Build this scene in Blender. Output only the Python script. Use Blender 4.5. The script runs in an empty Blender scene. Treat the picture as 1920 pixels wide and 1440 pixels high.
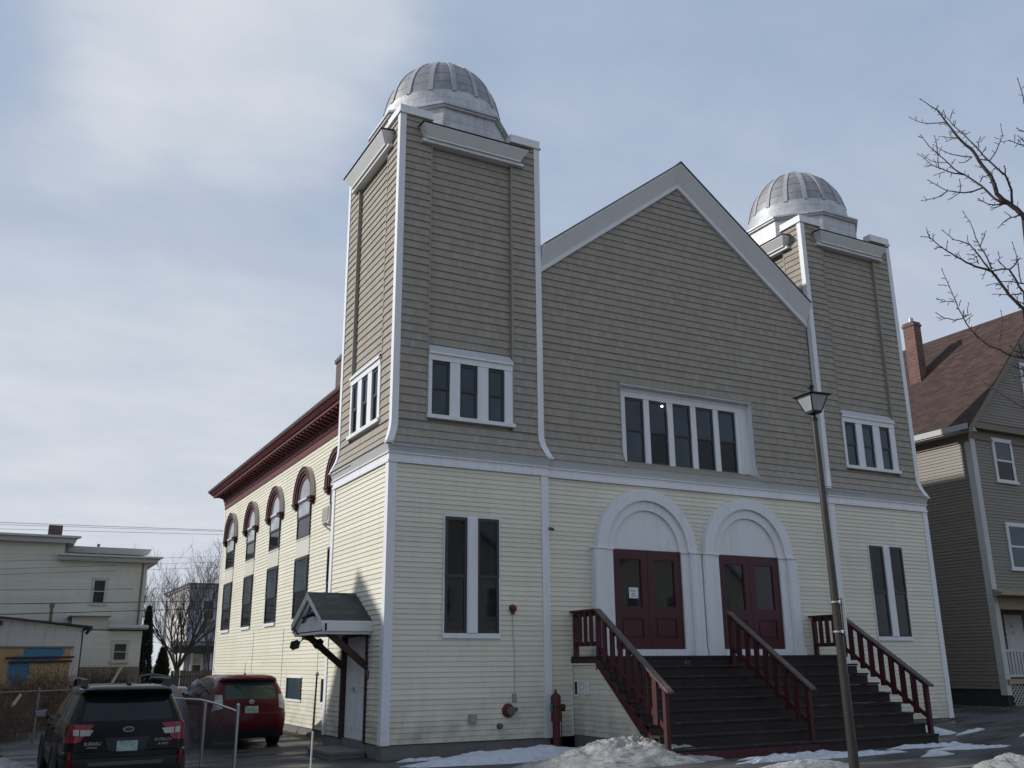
import bpy, math, random
from mathutils import Vector, Matrix
R = math.radians
random.seed(7)
scene = bpy.context.scene
col = scene.collection

# ------------------------------------------------------------------ materials
MATS = {}
def newmat(name):
    m = bpy.data.materials.new(name); m.use_nodes = True
    nt = m.node_tree; b = nt.nodes['Principled BSDF']
    MATS[name] = m
    return m, nt, b
def N(nt, t, **kw):
    n = nt.nodes.new(t)
    for k, v in kw.items():
        if hasattr(n, k): setattr(n, k, v)
    return n
def rgba(c): return (c[0], c[1], c[2], 1)
def mixrgb(nt, fac, a, b, blend='MIX'):
    n = nt.nodes.new('ShaderNodeMix'); n.data_type = 'RGBA'; n.blend_type = blend
    def put(s, v):
        if isinstance(v, bpy.types.NodeSocket): nt.links.new(v, s)
        elif isinstance(v, (tuple, list)): s.default_value = rgba(v)
        else: s.default_value = v
    put(n.inputs['Factor'], fac); put(n.inputs[6], a); put(n.inputs[7], b)
    return n.outputs[2]
def noise(nt, vec, scale, detail=4, rough=.55, dim='3D'):
    n = nt.nodes.new('ShaderNodeTexNoise'); n.inputs['Scale'].default_value = scale
    n.inputs['Detail'].default_value = detail; n.inputs['Roughness'].default_value = rough
    if vec is not None: nt.links.new(vec, n.inputs['Vector'])
    return n.outputs['Fac']
def ramp(nt, fac, stops):
    n = nt.nodes.new('ShaderNodeValToRGB'); cr = n.color_ramp
    while len(cr.elements) > 1: cr.elements.remove(cr.elements[-1])
    for i, (p, c) in enumerate(stops):
        e = cr.elements[0] if i == 0 else cr.elements.new(p)
        e.position = p
        e.color = rgba(c) if isinstance(c, (tuple, list)) else (c, c, c, 1)
    nt.links.new(fac, n.inputs['Fac'])
    return n.outputs['Color']
def mapping(nt, vec, scale=(1, 1, 1), loc=(0, 0, 0), rot=(0, 0, 0)):
    n = nt.nodes.new('ShaderNodeMapping')
    n.inputs['Scale'].default_value = scale; n.inputs['Location'].default_value = loc; n.inputs['Rotation'].default_value = rot
    nt.links.new(vec, n.inputs['Vector'])
    return n.outputs['Vector']
def objco(nt): return nt.nodes.new('ShaderNodeTexCoord').outputs['Object']
def uvco(nt): return nt.nodes.new('ShaderNodeTexCoord').outputs['UV']
def bump(nt, b, h, strength=.3, dist=.01):
    n = nt.nodes.new('ShaderNodeBump'); n.inputs['Strength'].default_value = strength; n.inputs['Distance'].default_value = dist
    nt.links.new(h, n.inputs['Height']); nt.links.new(n.outputs['Normal'], b.inputs['Normal'])

def painted(name, c, rough=.6, var=.10, dirt=(.2, .17, .14), dirtamt=.18, scale=1.2, streak=True, spec=.35):
    """paint or vinyl with broad tone changes, streaks of weather and fine grain"""
    m, nt, b = newmat(name)
    o = objco(nt)
    n1 = noise(nt, o, scale, 5)
    lo = tuple(x * (1 - var) for x in c); hi = tuple(min(1, x * (1 + var * .7)) for x in c)
    base = mixrgb(nt, n1, lo, hi)
    st = noise(nt, mapping(nt, o, (5, 5, .35) if streak else (2, 2, 2)), 1.6, 6, .7)
    f = ramp(nt, st, [(.52, 0.0), (.78, dirtamt)])
    base = mixrgb(nt, f, base, dirt)
    nt.links.new(base, b.inputs['Base Color'])
    b.inputs['Roughness'].default_value = rough; b.inputs['Specular IOR Level'].default_value = spec
    bump(nt, b, noise(nt, o, 60, 3), .06, .004)
    return m

def siding_mat(name, c, var=.06, dirt=(.25, .23, .18), plank=3.66, exp=.1016, low=None):
    """vinyl clapboard: each course a little different, staggered joints, grime low down"""
    m, nt, b = newmat(name)
    uv = uvco(nt); o = objco(nt)
    br = nt.nodes.new('ShaderNodeTexBrick'); nt.links.new(uv, br.inputs['Vector'])
    br.inputs['Scale'].default_value = 1; br.inputs['Brick Width'].default_value = plank; br.inputs['Row Height'].default_value = exp * 2
    br.offset = .37; br.inputs['Mortar Size'].default_value = .0035; br.inputs['Mortar Smooth'].default_value = .2
    br.inputs['Color1'].default_value = rgba(tuple(x * (1 - var) for x in c)); br.inputs['Color2'].default_value = rgba(tuple(min(1, x * (1 + var * .5)) for x in c))
    br.inputs['Mortar'].default_value = rgba(tuple(x * .72 for x in c))
    st = noise(nt, mapping(nt, o, (3, 3, .5)), 1.3, 7, .68)
    f = ramp(nt, st, [(.50, 0.0), (.82, .20)])
    base = mixrgb(nt, f, br.outputs['Color'], dirt)
    base = mixrgb(nt, ramp(nt, noise(nt, mapping(nt, o, (.5, .5, .22)), 1.0, 3), [(.4, 0.0), (.7, .16)]), base, tuple(x * .72 for x in c))
    if low is not None:
        z = nt.nodes.new('ShaderNodeSeparateXYZ'); nt.links.new(uv, z.inputs[0])
        mr = nt.nodes.new('ShaderNodeMapRange'); nt.links.new(z.outputs['Y'], mr.inputs['Value'])
        mr.inputs['From Min'].default_value = low[0]; mr.inputs['From Max'].default_value = low[1]
        mr.inputs['To Min'].default_value = 1; mr.inputs['To Max'].default_value = 0
        mm = nt.nodes.new('ShaderNodeMath'); mm.operation = 'MULTIPLY'
        nt.links.new(mr.outputs[0], mm.inputs[0]); nt.links.new(ramp(nt, noise(nt, o, 2.2, 6), [(.35, 0.0), (.7, .6)]), mm.inputs[1])
        base = mixrgb(nt, mm.outputs[0], base, (.14, .14, .10))
    nt.links.new(base, b.inputs['Base Color'])
    b.inputs['Roughness'].default_value = .5; b.inputs['Specular IOR Level'].default_value = .3
    bump(nt, b, noise(nt, mapping(nt, o, (2, 2, 14)), 5, 3), .08, .01)
    return m

def shingle_mat(name, c, w=.15, h=.178, var=.10):
    m, nt, b = newmat(name)
    uv = uvco(nt); o = objco(nt)
    br = nt.nodes.new('ShaderNodeTexBrick'); nt.links.new(uv, br.inputs['Vector'])
    br.inputs['Scale'].default_value = 1; br.inputs['Brick Width'].default_value = w; br.inputs['Row Height'].default_value = h
    br.offset = .43; br.squash = .7; br.squash_frequency = 3; br.inputs['Mortar Size'].default_value = .004; br.inputs['Bias'].default_value = 0
    br.inputs['Color1'].default_value = rgba(tuple(x * (1 - var) for x in c)); br.inputs['Color2'].default_value = rgba(tuple(x * (1 + var) for x in c))
    br.inputs['Mortar'].default_value = rgba(tuple(x * .80 for x in c))
    base = mixrgb(nt, ramp(nt, noise(nt, o, .9, 6), [(.3, 0.0), (.75, .35)]), br.outputs['Color'], tuple(x * .80 for x in c))
    base = mixrgb(nt, ramp(nt, noise(nt, mapping(nt, uv, (9, 1.2, 1)), 3, 4), [(.45, 0.0), (.75, .25)]), base, tuple(x * 1.35 for x in c))
    nt.links.new(base, b.inputs['Base Color'])
    b.inputs['Roughness'].default_value = .75; b.inputs['Specular IOR Level'].default_value = .25
    bump(nt, b, noise(nt, mapping(nt, uv, (60, 6, 1)), 2, 3), .2, .006)
    return m

def plain(name, c, rough=.6, metal=0, var=.15, scale=3, spec=.4, bmp=.1):
    m, nt, b = newmat(name)
    o = objco(nt)
    base = mixrgb(nt, noise(nt, o, scale, 5), tuple(x * (1 - var) for x in c), tuple(min(1, x * (1 + var)) for x in c))
    nt.links.new(base, b.inputs['Base Color'])
    b.inputs['Roughness'].default_value = rough; b.inputs['Metallic'].default_value = metal; b.inputs['Specular IOR Level'].default_value = spec
    if bmp: bump(nt, b, noise(nt, o, scale * 14, 3), bmp, .004)
    return m

def glass(name, c, ior=1.75, rough=.04, wav=.02):
    m, nt, b = newmat(name)
    o = objco(nt)
    base = mixrgb(nt, ramp(nt, noise(nt, o, 1.1, 2), [(.35, 0.0), (.65, 1.0)]), tuple(x * .7 for x in c), tuple(x * 1.3 for x in c))
    nt.links.new(base, b.inputs['Base Color'])
    b.inputs['Roughness'].default_value = rough; b.inputs['IOR'].default_value = ior
    bump(nt, b, noise(nt, o, 1.7, 2), wav, .05)
    return m

def carpaint(name, c, flake=.25):
    m, nt, b = newmat(name)
    o = objco(nt)
    base = mixrgb(nt, ramp(nt, noise(nt, o, 2.5, 5), [(.4, 0.0), (.8, .3)]), c, tuple(x * .6 + .03 for x in c))
    nt.links.new(base, b.inputs['Base Color'])
    b.inputs['Roughness'].default_value = .55; b.inputs['Specular IOR Level'].default_value = .1; b.inputs['Coat Weight'].default_value = .7; b.inputs['Coat IOR'].default_value = 1.24; b.inputs['Coat Roughness'].default_value = .08
    return m

def emis(name, c, s):
    m, nt, b = newmat(name)
    b.inputs['Base Color'].default_value = rgba(c); b.inputs['Emission Color'].default_value = rgba(c); b.inputs['Emission Strength'].default_value = s
    return m

siding_mat('cream_siding', (.725, .69, .565), low=(0.0, .9))
siding_mat('cream_siding_far', (.60, .59, .52))
siding_mat('brown_siding', (.215, .19, .158))
siding_mat('blue_siding', (.42, .46, .53))
siding_mat('pale_siding', (.62, .61, .56))
shingle_mat('taupe_shingle', (.328, .293, .247))
painted('white_trim', (.745, .75, .76), .5, .06, dirtamt=.26)
painted('grey_trim', (.71, .715, .71), .5, .06)
painted('taupe_trim', (.30, .275, .235), .6, .08)
painted('belt_grey', (.50, .505, .50), .55, .08)
painted('red_trim', (.115, .024, .027), .6, .18, dirt=(.06, .015, .015))
painted('hood_red', (.058, .015, .018), .6, .2, dirt=(.04, .015, .015))
painted('red_door', (.062, .013, .018), .45, .12, dirt=(.05, .02, .02))
painted('panel_cream', (.60, .58, .50), .6, .06)
painted('hood_beige', (.50, .46, .40), .7, .12)
painted('brown_wood', (.055, .028, .022), .6, .25, dirt=(.1, .08, .07))
painted('red_wood', (.060, .013, .015), .6, .3, dirt=(.16, .10, .09), dirtamt=.35)
painted('step_wood', (.025, .0185, .0165), .7, .35, dirt=(.07, .06, .055), dirtamt=.35, streak=False)
painted('worn_edge', (.05, .042, .04), .8, .5, dirt=(.20, .18, .165), dirtamt=.8, scale=2, streak=False)
painted('weather_wood', (.115, .088, .08), .8, .35, dirt=(.3, .27, .25), dirtamt=.6, scale=5, streak=False)
painted('hydrant_red', (.085, .018, .02), .5, .2)
painted('bell_red', (.13, .022, .025), .45, .15)
painted('porch_tan', (.30, .25, .17), .6, .1)
painted('house_trim', (.48, .48, .47), .55, .1)
painted('cream_trim', (.45, .44, .40), .6, .06)
painted('brown_trim', (.17, .14, .10), .55, .12)
plain('dark_footing', (.035, .034, .032), .9, var=.4, scale=3)
plain('concrete', (.16, .155, .145), .9, var=.35, scale=2.2, bmp=.5)
plain('dark_sash', (.035, .036, .04), .45, var=.1)
plain('white_sash', (.62, .63, .64), .5, var=.05)
plain('black_plastic', (.018, .018, .02), .5, var=.2)
plain('grey_plastic', (.30, .30, .29), .55, var=.1)
plain('tyre', (.018, .018, .018), .85, var=.3, scale=8)
plain('galv', (.42, .43, .44), .42, .75, var=.25, scale=6)
plain('galv_wire', (.20, .205, .21), .6, .4, var=.2)
plain('pole_metal', (.072, .068, .060), .34, .65, var=.25, scale=5)
plain('lamp_iron', (.022, .024, .026), .45, .3, var=.2)
plain('chrome', (.7, .7, .72), .15, 1, var=.05, bmp=0)
plain('rim', (.33, .33, .35), .35, .8, var=.1, bmp=0)
plain('bark', (.075, .062, .058), .85, var=.35, scale=9, bmp=.4)
plain('twig', (.062, .046, .046), .75, var=.3, scale=14, bmp=.3)
plain('dead_stem', (.13, .085, .06), .9, var=.45, scale=5)
plain('dark_stem', (.045, .033, .028), .9, var=.45, scale=5)
plain('evergreen', (.022, .036, .024), .85, var=.5, scale=6)
plain('wire', (.02, .02, .022), .7, var=.1, bmp=0)
plain('white_paper', (.72, .74, .78), .7, var=.03)
plain('ink', (.08, .08, .09), .8, var=.1, bmp=0)
plain('green_tag', (.03, .16, .10), .5, var=.1)
plain('blue_plastic', (.07, .17, .27), .5, var=.15)
plain('blue_tarp', (.05, .07, .14), .6, var=.3)
plain('grey_tarp', (.16, .17, .20), .6, var=.3)
plain('bucket_white', (.5, .5, .5), .5, var=.1)
plain('bare_board', (.24, .20, .165), .8, var=.2)
plain('rust', (.15, .06, .035), .8, var=.4, scale=10)
plain('louver', (.26, .25, .23), .6, var=.1)
plain('ac_white', (.60, .59, .55), .5, var=.08)
plain('plug_grey', (.12, .12, .12), .5, .4, var=.2)
glass('dark_glass', (.007, .010, .013), 1.34)
glass('sky_glass', (.013, .032, .050), 1.45)
glass('blind_glass', (.30, .32, .34), 1.6)
glass('pale_glass', (.036, .056, .072), 1.4)
glass('door_glass', (.010, .014, .015), 1.42)
glass('car_glass', (.010, .011, .014), 1.38, .05, .0)
glass('car_glass_green', (.035, .06, .05), 1.38, .05, .0)
glass('frosted', (.42, .42, .43), 1.5, .35)
glass('lamp_red', (.20, .007, .012), 1.5, .12, 0)
glass('lamp_clear', (.36, .34, .335), 1.6, .15, 0)
glass('mirror_glass', (.06, .07, .09), 2.2, .05, 0)
carpaint('paint_black', (.002, .003, .003))
carpaint('paint_red', (.075, .005, .011))
emis('bulb_glow', (1, .97, .9), 9)

def metal_dome():
    """weathered sheet metal: panels with seams and rusty brown bloom"""
    m, nt, b = newmat('dome_metal')
    o = objco(nt); uv = uvco(nt)
    br = nt.nodes.new('ShaderNodeTexBrick'); nt.links.new(uv, br.inputs['Vector'])
    br.inputs['Scale'].default_value = 1; br.inputs['Brick Width'].default_value = 1.0; br.inputs['Row Height'].default_value = .34
    br.offset = .5; br.inputs['Mortar Size'].default_value = .012; br.inputs['Mortar Smooth'].default_value = .6
    br.inputs['Color1'].default_value = (.44, .45, .46, 1); br.inputs['Color2'].default_value = (.53, .54, .55, 1); br.inputs['Mortar'].default_value = (.34, .33, .34, 1)
    n = noise(nt, o, 2.6, 9, .68)
    base = mixrgb(nt, ramp(nt, n, [(.45, 0.0), (.66, .7)]), br.outputs['Color'], (.33, .31, .31))
    base = mixrgb(nt, ramp(nt, noise(nt, mapping(nt, o, (6, 6, 1)), 2, 8, .7), [(.5, 0.0), (.7, .5)]), base, (.68, .69, .70))
    nt.links.new(base, b.inputs['Base Color'])
    b.inputs['Metallic'].default_value = .2; b.inputs['Roughness'].default_value = .5
    bump(nt, b, noise(nt, o, 9, 4), .25, .02)
    m2, nt, b = newmat('dome_panel')
    o = objco(nt)
    base = mixrgb(nt, ramp(nt, noise(nt, o, 2.3, 9, .7), [(.35, 0.0), (.65, 1.0)]), (.34, .338, .343), (.225, .212, .215))
    base = mixrgb(nt, ramp(nt, noise(nt, mapping(nt, o, (5, 5, 5)), 3, 8, .7), [(.55, 0.0), (.75, .6)]), base, (.55, .55, .56))
    w = nt.nodes.new('ShaderNodeTexWave'); w.bands_direction = 'Z'; w.inputs['Scale'].default_value = .95; w.inputs['Distortion'].default_value = 1.2; w.inputs['Detail'].default_value = 3
    nt.links.new(o, w.inputs['Vector'])
    base = mixrgb(nt, ramp(nt, w.outputs['Fac'], [(.0, .55), (.09, 0.0)]), base, (.13, .115, .12))
    nt.links.new(base, b.inputs['Base Color'])
    b.inputs['Metallic'].default_value = .3; b.inputs['Roughness'].default_value = .55
    bump(nt, b, noise(nt, o, 7, 4), .3, .02)
metal_dome()
painted('dome_strap', (.40, .405, .415), .55, .25, dirt=(.2, .18, .18), dirtamt=.5, streak=False)

def roof_mat(name, c, sc=1.0):
    m, nt, b = newmat(name)
    uv = uvco(nt); o = objco(nt)
    br = nt.nodes.new('ShaderNodeTexBrick'); nt.links.new(uv, br.inputs['Vector'])
    br.inputs['Scale'].default_value = 1; br.inputs['Brick Width'].default_value = .32 * sc; br.inputs['Row Height'].default_value = .145 * sc
    br.offset = .5; br.inputs['Mortar Size'].default_value = .007; br.inputs['Bias'].default_value = -.1
    br.inputs['Color1'].default_value = rgba(tuple(x * .65 for x in c)); br.inputs['Color2'].default_value = rgba(tuple(x * 1.35 for x in c)); br.inputs['Mortar'].default_value = rgba(tuple(x * .4 for x in c))
    base = mixrgb(nt, ramp(nt, noise(nt, o, .8, 7), [(.35, 0.0), (.75, .6)]), br.outputs['Color'], tuple(x * .75 for x in c))
    base = mixrgb(nt, ramp(nt, noise(nt, o, 45, 2), [(.45, 0.0), (.7, .4)]), base, tuple(min(1, x * 1.6) for x in c))
    nt.links.new(base, b.inputs['Base Color']); b.inputs['Roughness'].default_value = .9; b.inputs['Specular IOR Level'].default_value = .2
    bump(nt, b, noise(nt, o, 70, 2), .35, .006)
roof_mat('roof_green', (.072, .085, .084))
roof_mat('roof_brown', (.072, .047, .040))
roof_mat('roof_dark', (.06, .06, .062))

def brick_mat(name, c):
    m, nt, b = newmat(name)
    uv = uvco(nt); o = objco(nt)
    br = nt.nodes.new('ShaderNodeTexBrick'); nt.links.new(uv, br.inputs['Vector'])
    br.inputs['Scale'].default_value = 1; br.inputs['Brick Width'].default_value = .21; br.inputs['Row Height'].default_value = .075
    br.inputs['Mortar Size'].default_value = .008
    br.inputs['Color1'].default_value = rgba(tuple(x * .7 for x in c)); br.inputs['Color2'].default_value = rgba(tuple(x * 1.25 for x in c)); br.inputs['Mortar'].default_value = (.25, .22, .2, 1)
    base = mixrgb(nt, ramp(nt, noise(nt, o, 3, 6), [(.4, 0.0), (.8, .6)]), br.outputs['Color'], (.06, .045, .04))
    nt.links.new(base, b.inputs['Base Color']); b.inputs['Roughness'].default_value = .9
    bump(nt, b, br.outputs['Fac'], -.4, .008)
brick_mat('brick_red', (.16, .062, .043))
brick_mat('brick_dark', (.09, .05, .045))

def snow_mat(name, dirty):
    m, nt, b = newmat(name)
    o = objco(nt)
    n = noise(nt, o, 5.5, 9, .72)
    c = ramp(nt, n, [(.30, (.17, .16, .145) if dirty else (.48, .50, .55)), (.44, (.35, .34, .315) if dirty else (.60, .62, .66)), (.62, (.54, .53, .505) if dirty else (.70, .72, .76))])
    c = mixrgb(nt, ramp(nt, noise(nt, o, 26, 6, .7), [(.42, 0.0), (.62, .55 if dirty else .2)]), c, (.30, .29, .26) if dirty else (.60, .62, .67))
    c = mixrgb(nt, ramp(nt, noise(nt, o, 1.1, 4), [(.5, 0.0), (.7, .5 if dirty else .15)]), c, (.33, .32, .29))
    nt.links.new(c, b.inputs['Base Color']); b.inputs['Roughness'].default_value = .7; b.inputs['Specular IOR Level'].default_value = .4
    b.inputs['Subsurface Weight'].default_value = 0
    bump(nt, b, noise(nt, o, 22, 7, .7), .9, .03)
snow_mat('snow_dirty', True); snow_mat('snow_clean', False)

def ground_mats():
    m, nt, b = newmat('dead_lawn')
    o = objco(nt)
    c = ramp(nt, noise(nt, o, .5, 9, .65), [(.3, (.05, .043, .032)), (.5, (.105, .085, .058)), (.7, (.15, .13, .09))])
    c = mixrgb(nt, ramp(nt, noise(nt, o, 14, 6), [(.45, 0.0), (.7, .6)]), c, (.06, .05, .035))
    nt.links.new(c, b.inputs['Base Color']); b.inputs['Roughness'].default_value = .95
    bump(nt, b, noise(nt, o, 18, 6), .8, .05)
    for nm, base, wet in (('asphalt', (.036, .036, .038), .7), ('road_asphalt', (.052, .052, .053), .5), ('walk', (.085, .084, .082), .6)):
        m, nt, b = newmat(nm)
        o = objco(nt)
        c = ramp(nt, noise(nt, o, .7, 8, .65), [(.3, tuple(x * .62 for x in base)), (.55, base), (.75, tuple(x * 1.5 for x in base))])
        c = mixrgb(nt, ramp(nt, noise(nt, o, 90, 2), [(.5, 0.0), (.75, .5)]), c, tuple(x * 2.2 for x in base))
        w = ramp(nt, noise(nt, mapping(nt, o, (.5, 1.6, 1)), .9, 5, .6), [(.42, 0.0), (.58, 1.0)])
        c = mixrgb(nt, w, c, tuple(x * .55 for x in base))
        nt.links.new(c, b.inputs['Base Color'])
        rr = nt.nodes.new('ShaderNodeMapRange'); nt.links.new(w, rr.inputs['Value'])
        rr.inputs['To Min'].default_value = .85; rr.inputs['To Max'].default_value = wet * .5
        nt.links.new(rr.outputs[0], b.inputs['Roughness'])
        bump(nt, b, noise(nt, o, 70, 4), .3, .01)
ground_mats()

def graffiti_mat():
    """boarded door with sprayed paint, pattern belongs to the board"""
    m, nt, b = newmat('painted_board')
    o = objco(nt)
    c = ramp(nt, noise(nt, o, 1.1, 5), [(.3, (.32, .22, .11)), (.6, (.36, .27, .16)), (.75, (.40, .20, .08))])
    def blob(c, loc, rad, colr):
        v = mapping(nt, o, tuple(1 / r for r in rad), tuple(-l / r for l, r in zip(loc, rad)))
        ln = nt.nodes.new('ShaderNodeVectorMath'); ln.operation = 'LENGTH'; nt.links.new(v, ln.inputs[0])
        ad = nt.nodes.new('ShaderNodeMath'); nt.links.new(ln.outputs['Value'], ad.inputs[0])
        mu = nt.nodes.new('ShaderNodeMath'); mu.operation = 'MULTIPLY'; mu.inputs[1].default_value = .5
        nt.links.new(noise(nt, o, 3, 4), mu.inputs[0]); nt.links.new(mu.outputs[0], ad.inputs[1])
        hf = nt.nodes.new('ShaderNodeMath'); hf.operation = 'MULTIPLY'; hf.inputs[1].default_value = .5; nt.links.new(ad.outputs[0], hf.inputs[0])
        return mixrgb(nt, ramp(nt, hf.outputs[0], [(.60, 1.0), (.68, 0.0)]), c, colr)
    c = blob(c, (-.15, -.1, 2.37), (.62, 9, .34), (.05, .17, .29))
    c = blob(c, (-.85, -.1, 1.8), (.34, 9, .52), (.05, .18, .31))
    nt.links.new(c, b.inputs['Base Color']); b.inputs['Roughness'].default_value = .8
    m, nt, b = newmat('stained_white')
    o = objco(nt)
    st = noise(nt, mapping(nt, o, (3, 3, .5)), 1.4, 8, .7)
    c = ramp(nt, st, [(.35, (.50, .51, .54)), (.55, (.46, .46, .47)), (.72, (.22, .20, .18))])
    nt.links.new(c, b.inputs['Base Color']); b.inputs['Roughness'].default_value = .8
    m, nt, b = newmat('plate')
    o = objco(nt)
    c = ramp(nt, noise(nt, o, 14, 4), [(.35, (.42, .50, .47)), (.5, (.30, .42, .40)), (.65, (.20, .30, .24))])
    nt.links.new(c, b.inputs['Base Color']); b.inputs['Roughness'].default_value = .4
graffiti_mat()

# ------------------------------------------------------------------ mesh builder
class MB:
    def __init__(s): s.v = []; s.f = []; s.m = []; s.uv = []; s.names = []
    def mi(s, name):
        if name not in s.names: s.names.append(name)
        return s.names.index(name)
    def face(s, pts, mat, uv=None):
        i0 = len(s.v); s.v += [tuple(p) for p in pts]
        s.f.append(tuple(range(i0, i0 + len(pts)))); s.m.append(s.mi(mat))
        s.uv.append(uv)
    def mesh(s, verts, faces, mat, uvs=None):
        i0 = len(s.v); s.v += [tuple(p) for p in verts]
        for k, f in enumerate(faces):
            s.f.append(tuple(i + i0 for i in f)); s.m.append(s.mi(mat if isinstance(mat, str) else mat[k]))
            s.uv.append(uvs[k] if uvs else None)
    def box(s, x0, x1, y0, y1, z0, z1, mat):
        s.tbox(None, x0, x1, y0, y1, z0, z1, mat)
    def tbox(s, T, u0, u1, n0, n1, z0, z1, mat):
        c = [(u, n, z) for z in (z0, z1) for n in (n0, n1) for u in (u0, u1)]
        if T: c = [T(*p) for p in c]
        F = [(0, 1, 5, 4), (3, 2, 6, 7), (2, 0, 4, 6), (1, 3, 7, 5), (4, 5, 7, 6), (2, 3, 1, 0)]
        uv = []
        for f in F:
            a = [Vector(c[i]) for i in f]
            w = (a[1] - a[0]).length; h = (a[3] - a[0]).length
            uv.append([(0, 0), (w, 0), (w, h), (0, h)])
        s.mesh(c, F, mat, uv)
    def prism(s, prof, axis_pts, mat, T=None):
        """closed profile (list of 2D) swept between two frames given by functions p->3D"""
        n = len(prof); A, B = axis_pts
        v = [A(*p) for p in prof] + [B(*p) for p in prof]
        f = [(i, (i + 1) % n, n + (i + 1) % n, n + i) for i in range(n)] + [tuple(range(n))[::-1], tuple(range(n, 2 * n))]
        s.mesh(v, f, mat)
    def tube(s, pts, rad, mat, n=8, cap=True):
        pts = [Vector(p) for p in pts]
        if not isinstance(rad, (list, tuple)): rad = [rad] * len(pts)
        rings = []; up = None
        for i, p in enumerate(pts):
            d = (pts[min(i + 1, len(pts) - 1)] - pts[max(i - 1, 0)])
            if d.length < 1e-9: d = Vector((0, 0, 1))
            d.normalize()
            if up is None: up = Vector((0, 0, 1)) if abs(d.z) < .9 else Vector((1, 0, 0))
            a = d.cross(up); a.normalize(); b = a.cross(d)
            up = b if b.length > .1 else up
            rings.append([p + (a * math.cos(2 * math.pi * k / n) + b * math.sin(2 * math.pi * k / n)) * rad[i] for k in range(n)])
        v = [q for r in rings for q in r]; f = []
        for i in range(len(pts) - 1):
            for k in range(n):
                f.append((i * n + k, i * n + (k + 1) % n, (i + 1) * n + (k + 1) % n, (i + 1) * n + k))
        if cap: f += [tuple(range(n))[::-1], tuple(range((len(pts) - 1) * n, len(pts) * n))]
        s.mesh(v, f, mat)
    def lathe(s, c, prof, mat, n=24, axis='z', uv=False):
        """prof: (r, h) list, axis direction"""
        v = []; f = []; U = []
        def put(r, h, a):
            x, y = r * math.cos(a), r * math.sin(a)
            return {'z': (c[0] + x, c[1] + y, c[2] + h), 'y': (c[0] + x, c[1] + h, c[2] + y), 'x': (c[0] + h, c[1] + x, c[2] + y)}[axis]
        for r, h in prof:
            for k in range(n): v.append(put(r, h, 2 * math.pi * k / n))
        L = 0
        for i in range(len(prof) - 1):
            dl = math.hypot(prof[i + 1][0] - prof[i][0], prof[i + 1][1] - prof[i][1])
            for k in range(n):
                f.append((i * n + k, i * n + (k + 1) % n, (i + 1) * n + (k + 1) % n, (i + 1) * n + k))
                w = 2 * math.pi * prof[0][0] / n
                U.append([(k * w, L), ((k + 1) * w, L), ((k + 1) * w, L + dl), (k * w, L + dl)])
            L += dl
        if prof[-1][0] > 1e-4: f.append(tuple(range((len(prof) - 1) * n, len(prof) * n))); U.append(None)
        if prof[0][0] > 1e-4: f.append(tuple(range(n))[::-1]); U.append(None)
        s.mesh(v, f, mat, U)
    def build(s, name, parent=None, origin=(0, 0, 0), smooth=None, fix=True):
        me = bpy.data.meshes.new(name)
        o = origin
        me.from_pydata([(a - o[0], b - o[1], c - o[2]) for a, b, c in s.v], [], s.f)
        for nm in s.names: me.materials.append(MATS[nm])
        me.polygons.foreach_set('material_index', s.m)
        uvl = me.uv_layers.new(name='UVMap')
        flat = []
        for poly, u in zip(me.polygons, s.uv):
            if u: flat += [c for p in u for c in p]
            else:
                nx, ny, nz = poly.normal
                for vi in poly.vertices:
                    q = me.vertices[vi].co
                    if abs(nz) > .8: flat += [q.x, q.y]
                    elif abs(nx) > abs(ny): flat += [q.y, q.z]
                    else: flat += [q.x, q.z]
        uvl.data.foreach_set('uv', flat)
        if fix:
            import bmesh
            bm = bmesh.new(); bm.from_mesh(me)
            bmesh.ops.remove_doubles(bm, verts=bm.verts, dist=1e-5)
            bmesh.ops.recalc_face_normals(bm, faces=bm.faces); bm.to_mesh(me); bm.free()
        if smooth is not None:
            me.polygons.foreach_set('use_smooth', [True] * len(me.polygons))
            me.set_sharp_from_angle(angle=R(smooth))
        me.update()
        ob = bpy.data.objects.new(name, me); col.objects.link(ob)
        if parent is not None: ob.parent = parent
        return ob

def root(name, label, cat, loc=(0, 0, 0), rz=0, group=None):
    o = bpy.data.objects.new(name, None); col.objects.link(o)
    o.location = loc; o.rotation_euler = (0, 0, rz); o.empty_display_size = .3
    o['label'] = label; o['category'] = cat
    if group: o['group'] = group
    return o
def tag(o, label, cat, group=None):
    o['label'] = label; o['category'] = cat
    if group: o['group'] = group
    return o
def kind(o, k='structure'):
    o['kind'] = k; return o
def kids(o): return [c for c in bpy.data.objects if c.parent == o]
def dup(o, parent=None):
    c = o.copy(); col.objects.link(c)
    if parent is not None: c.parent = parent
    for ch in kids(o): dup(ch, c)
    return c

def frame(P, U, Nn):
    """plane frame: along-wall u, outward n, height z"""
    return lambda u, n, z: (P[0] + U[0] * u + Nn[0] * n, P[1] + U[1] * u + Nn[1] * n, z)

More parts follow.
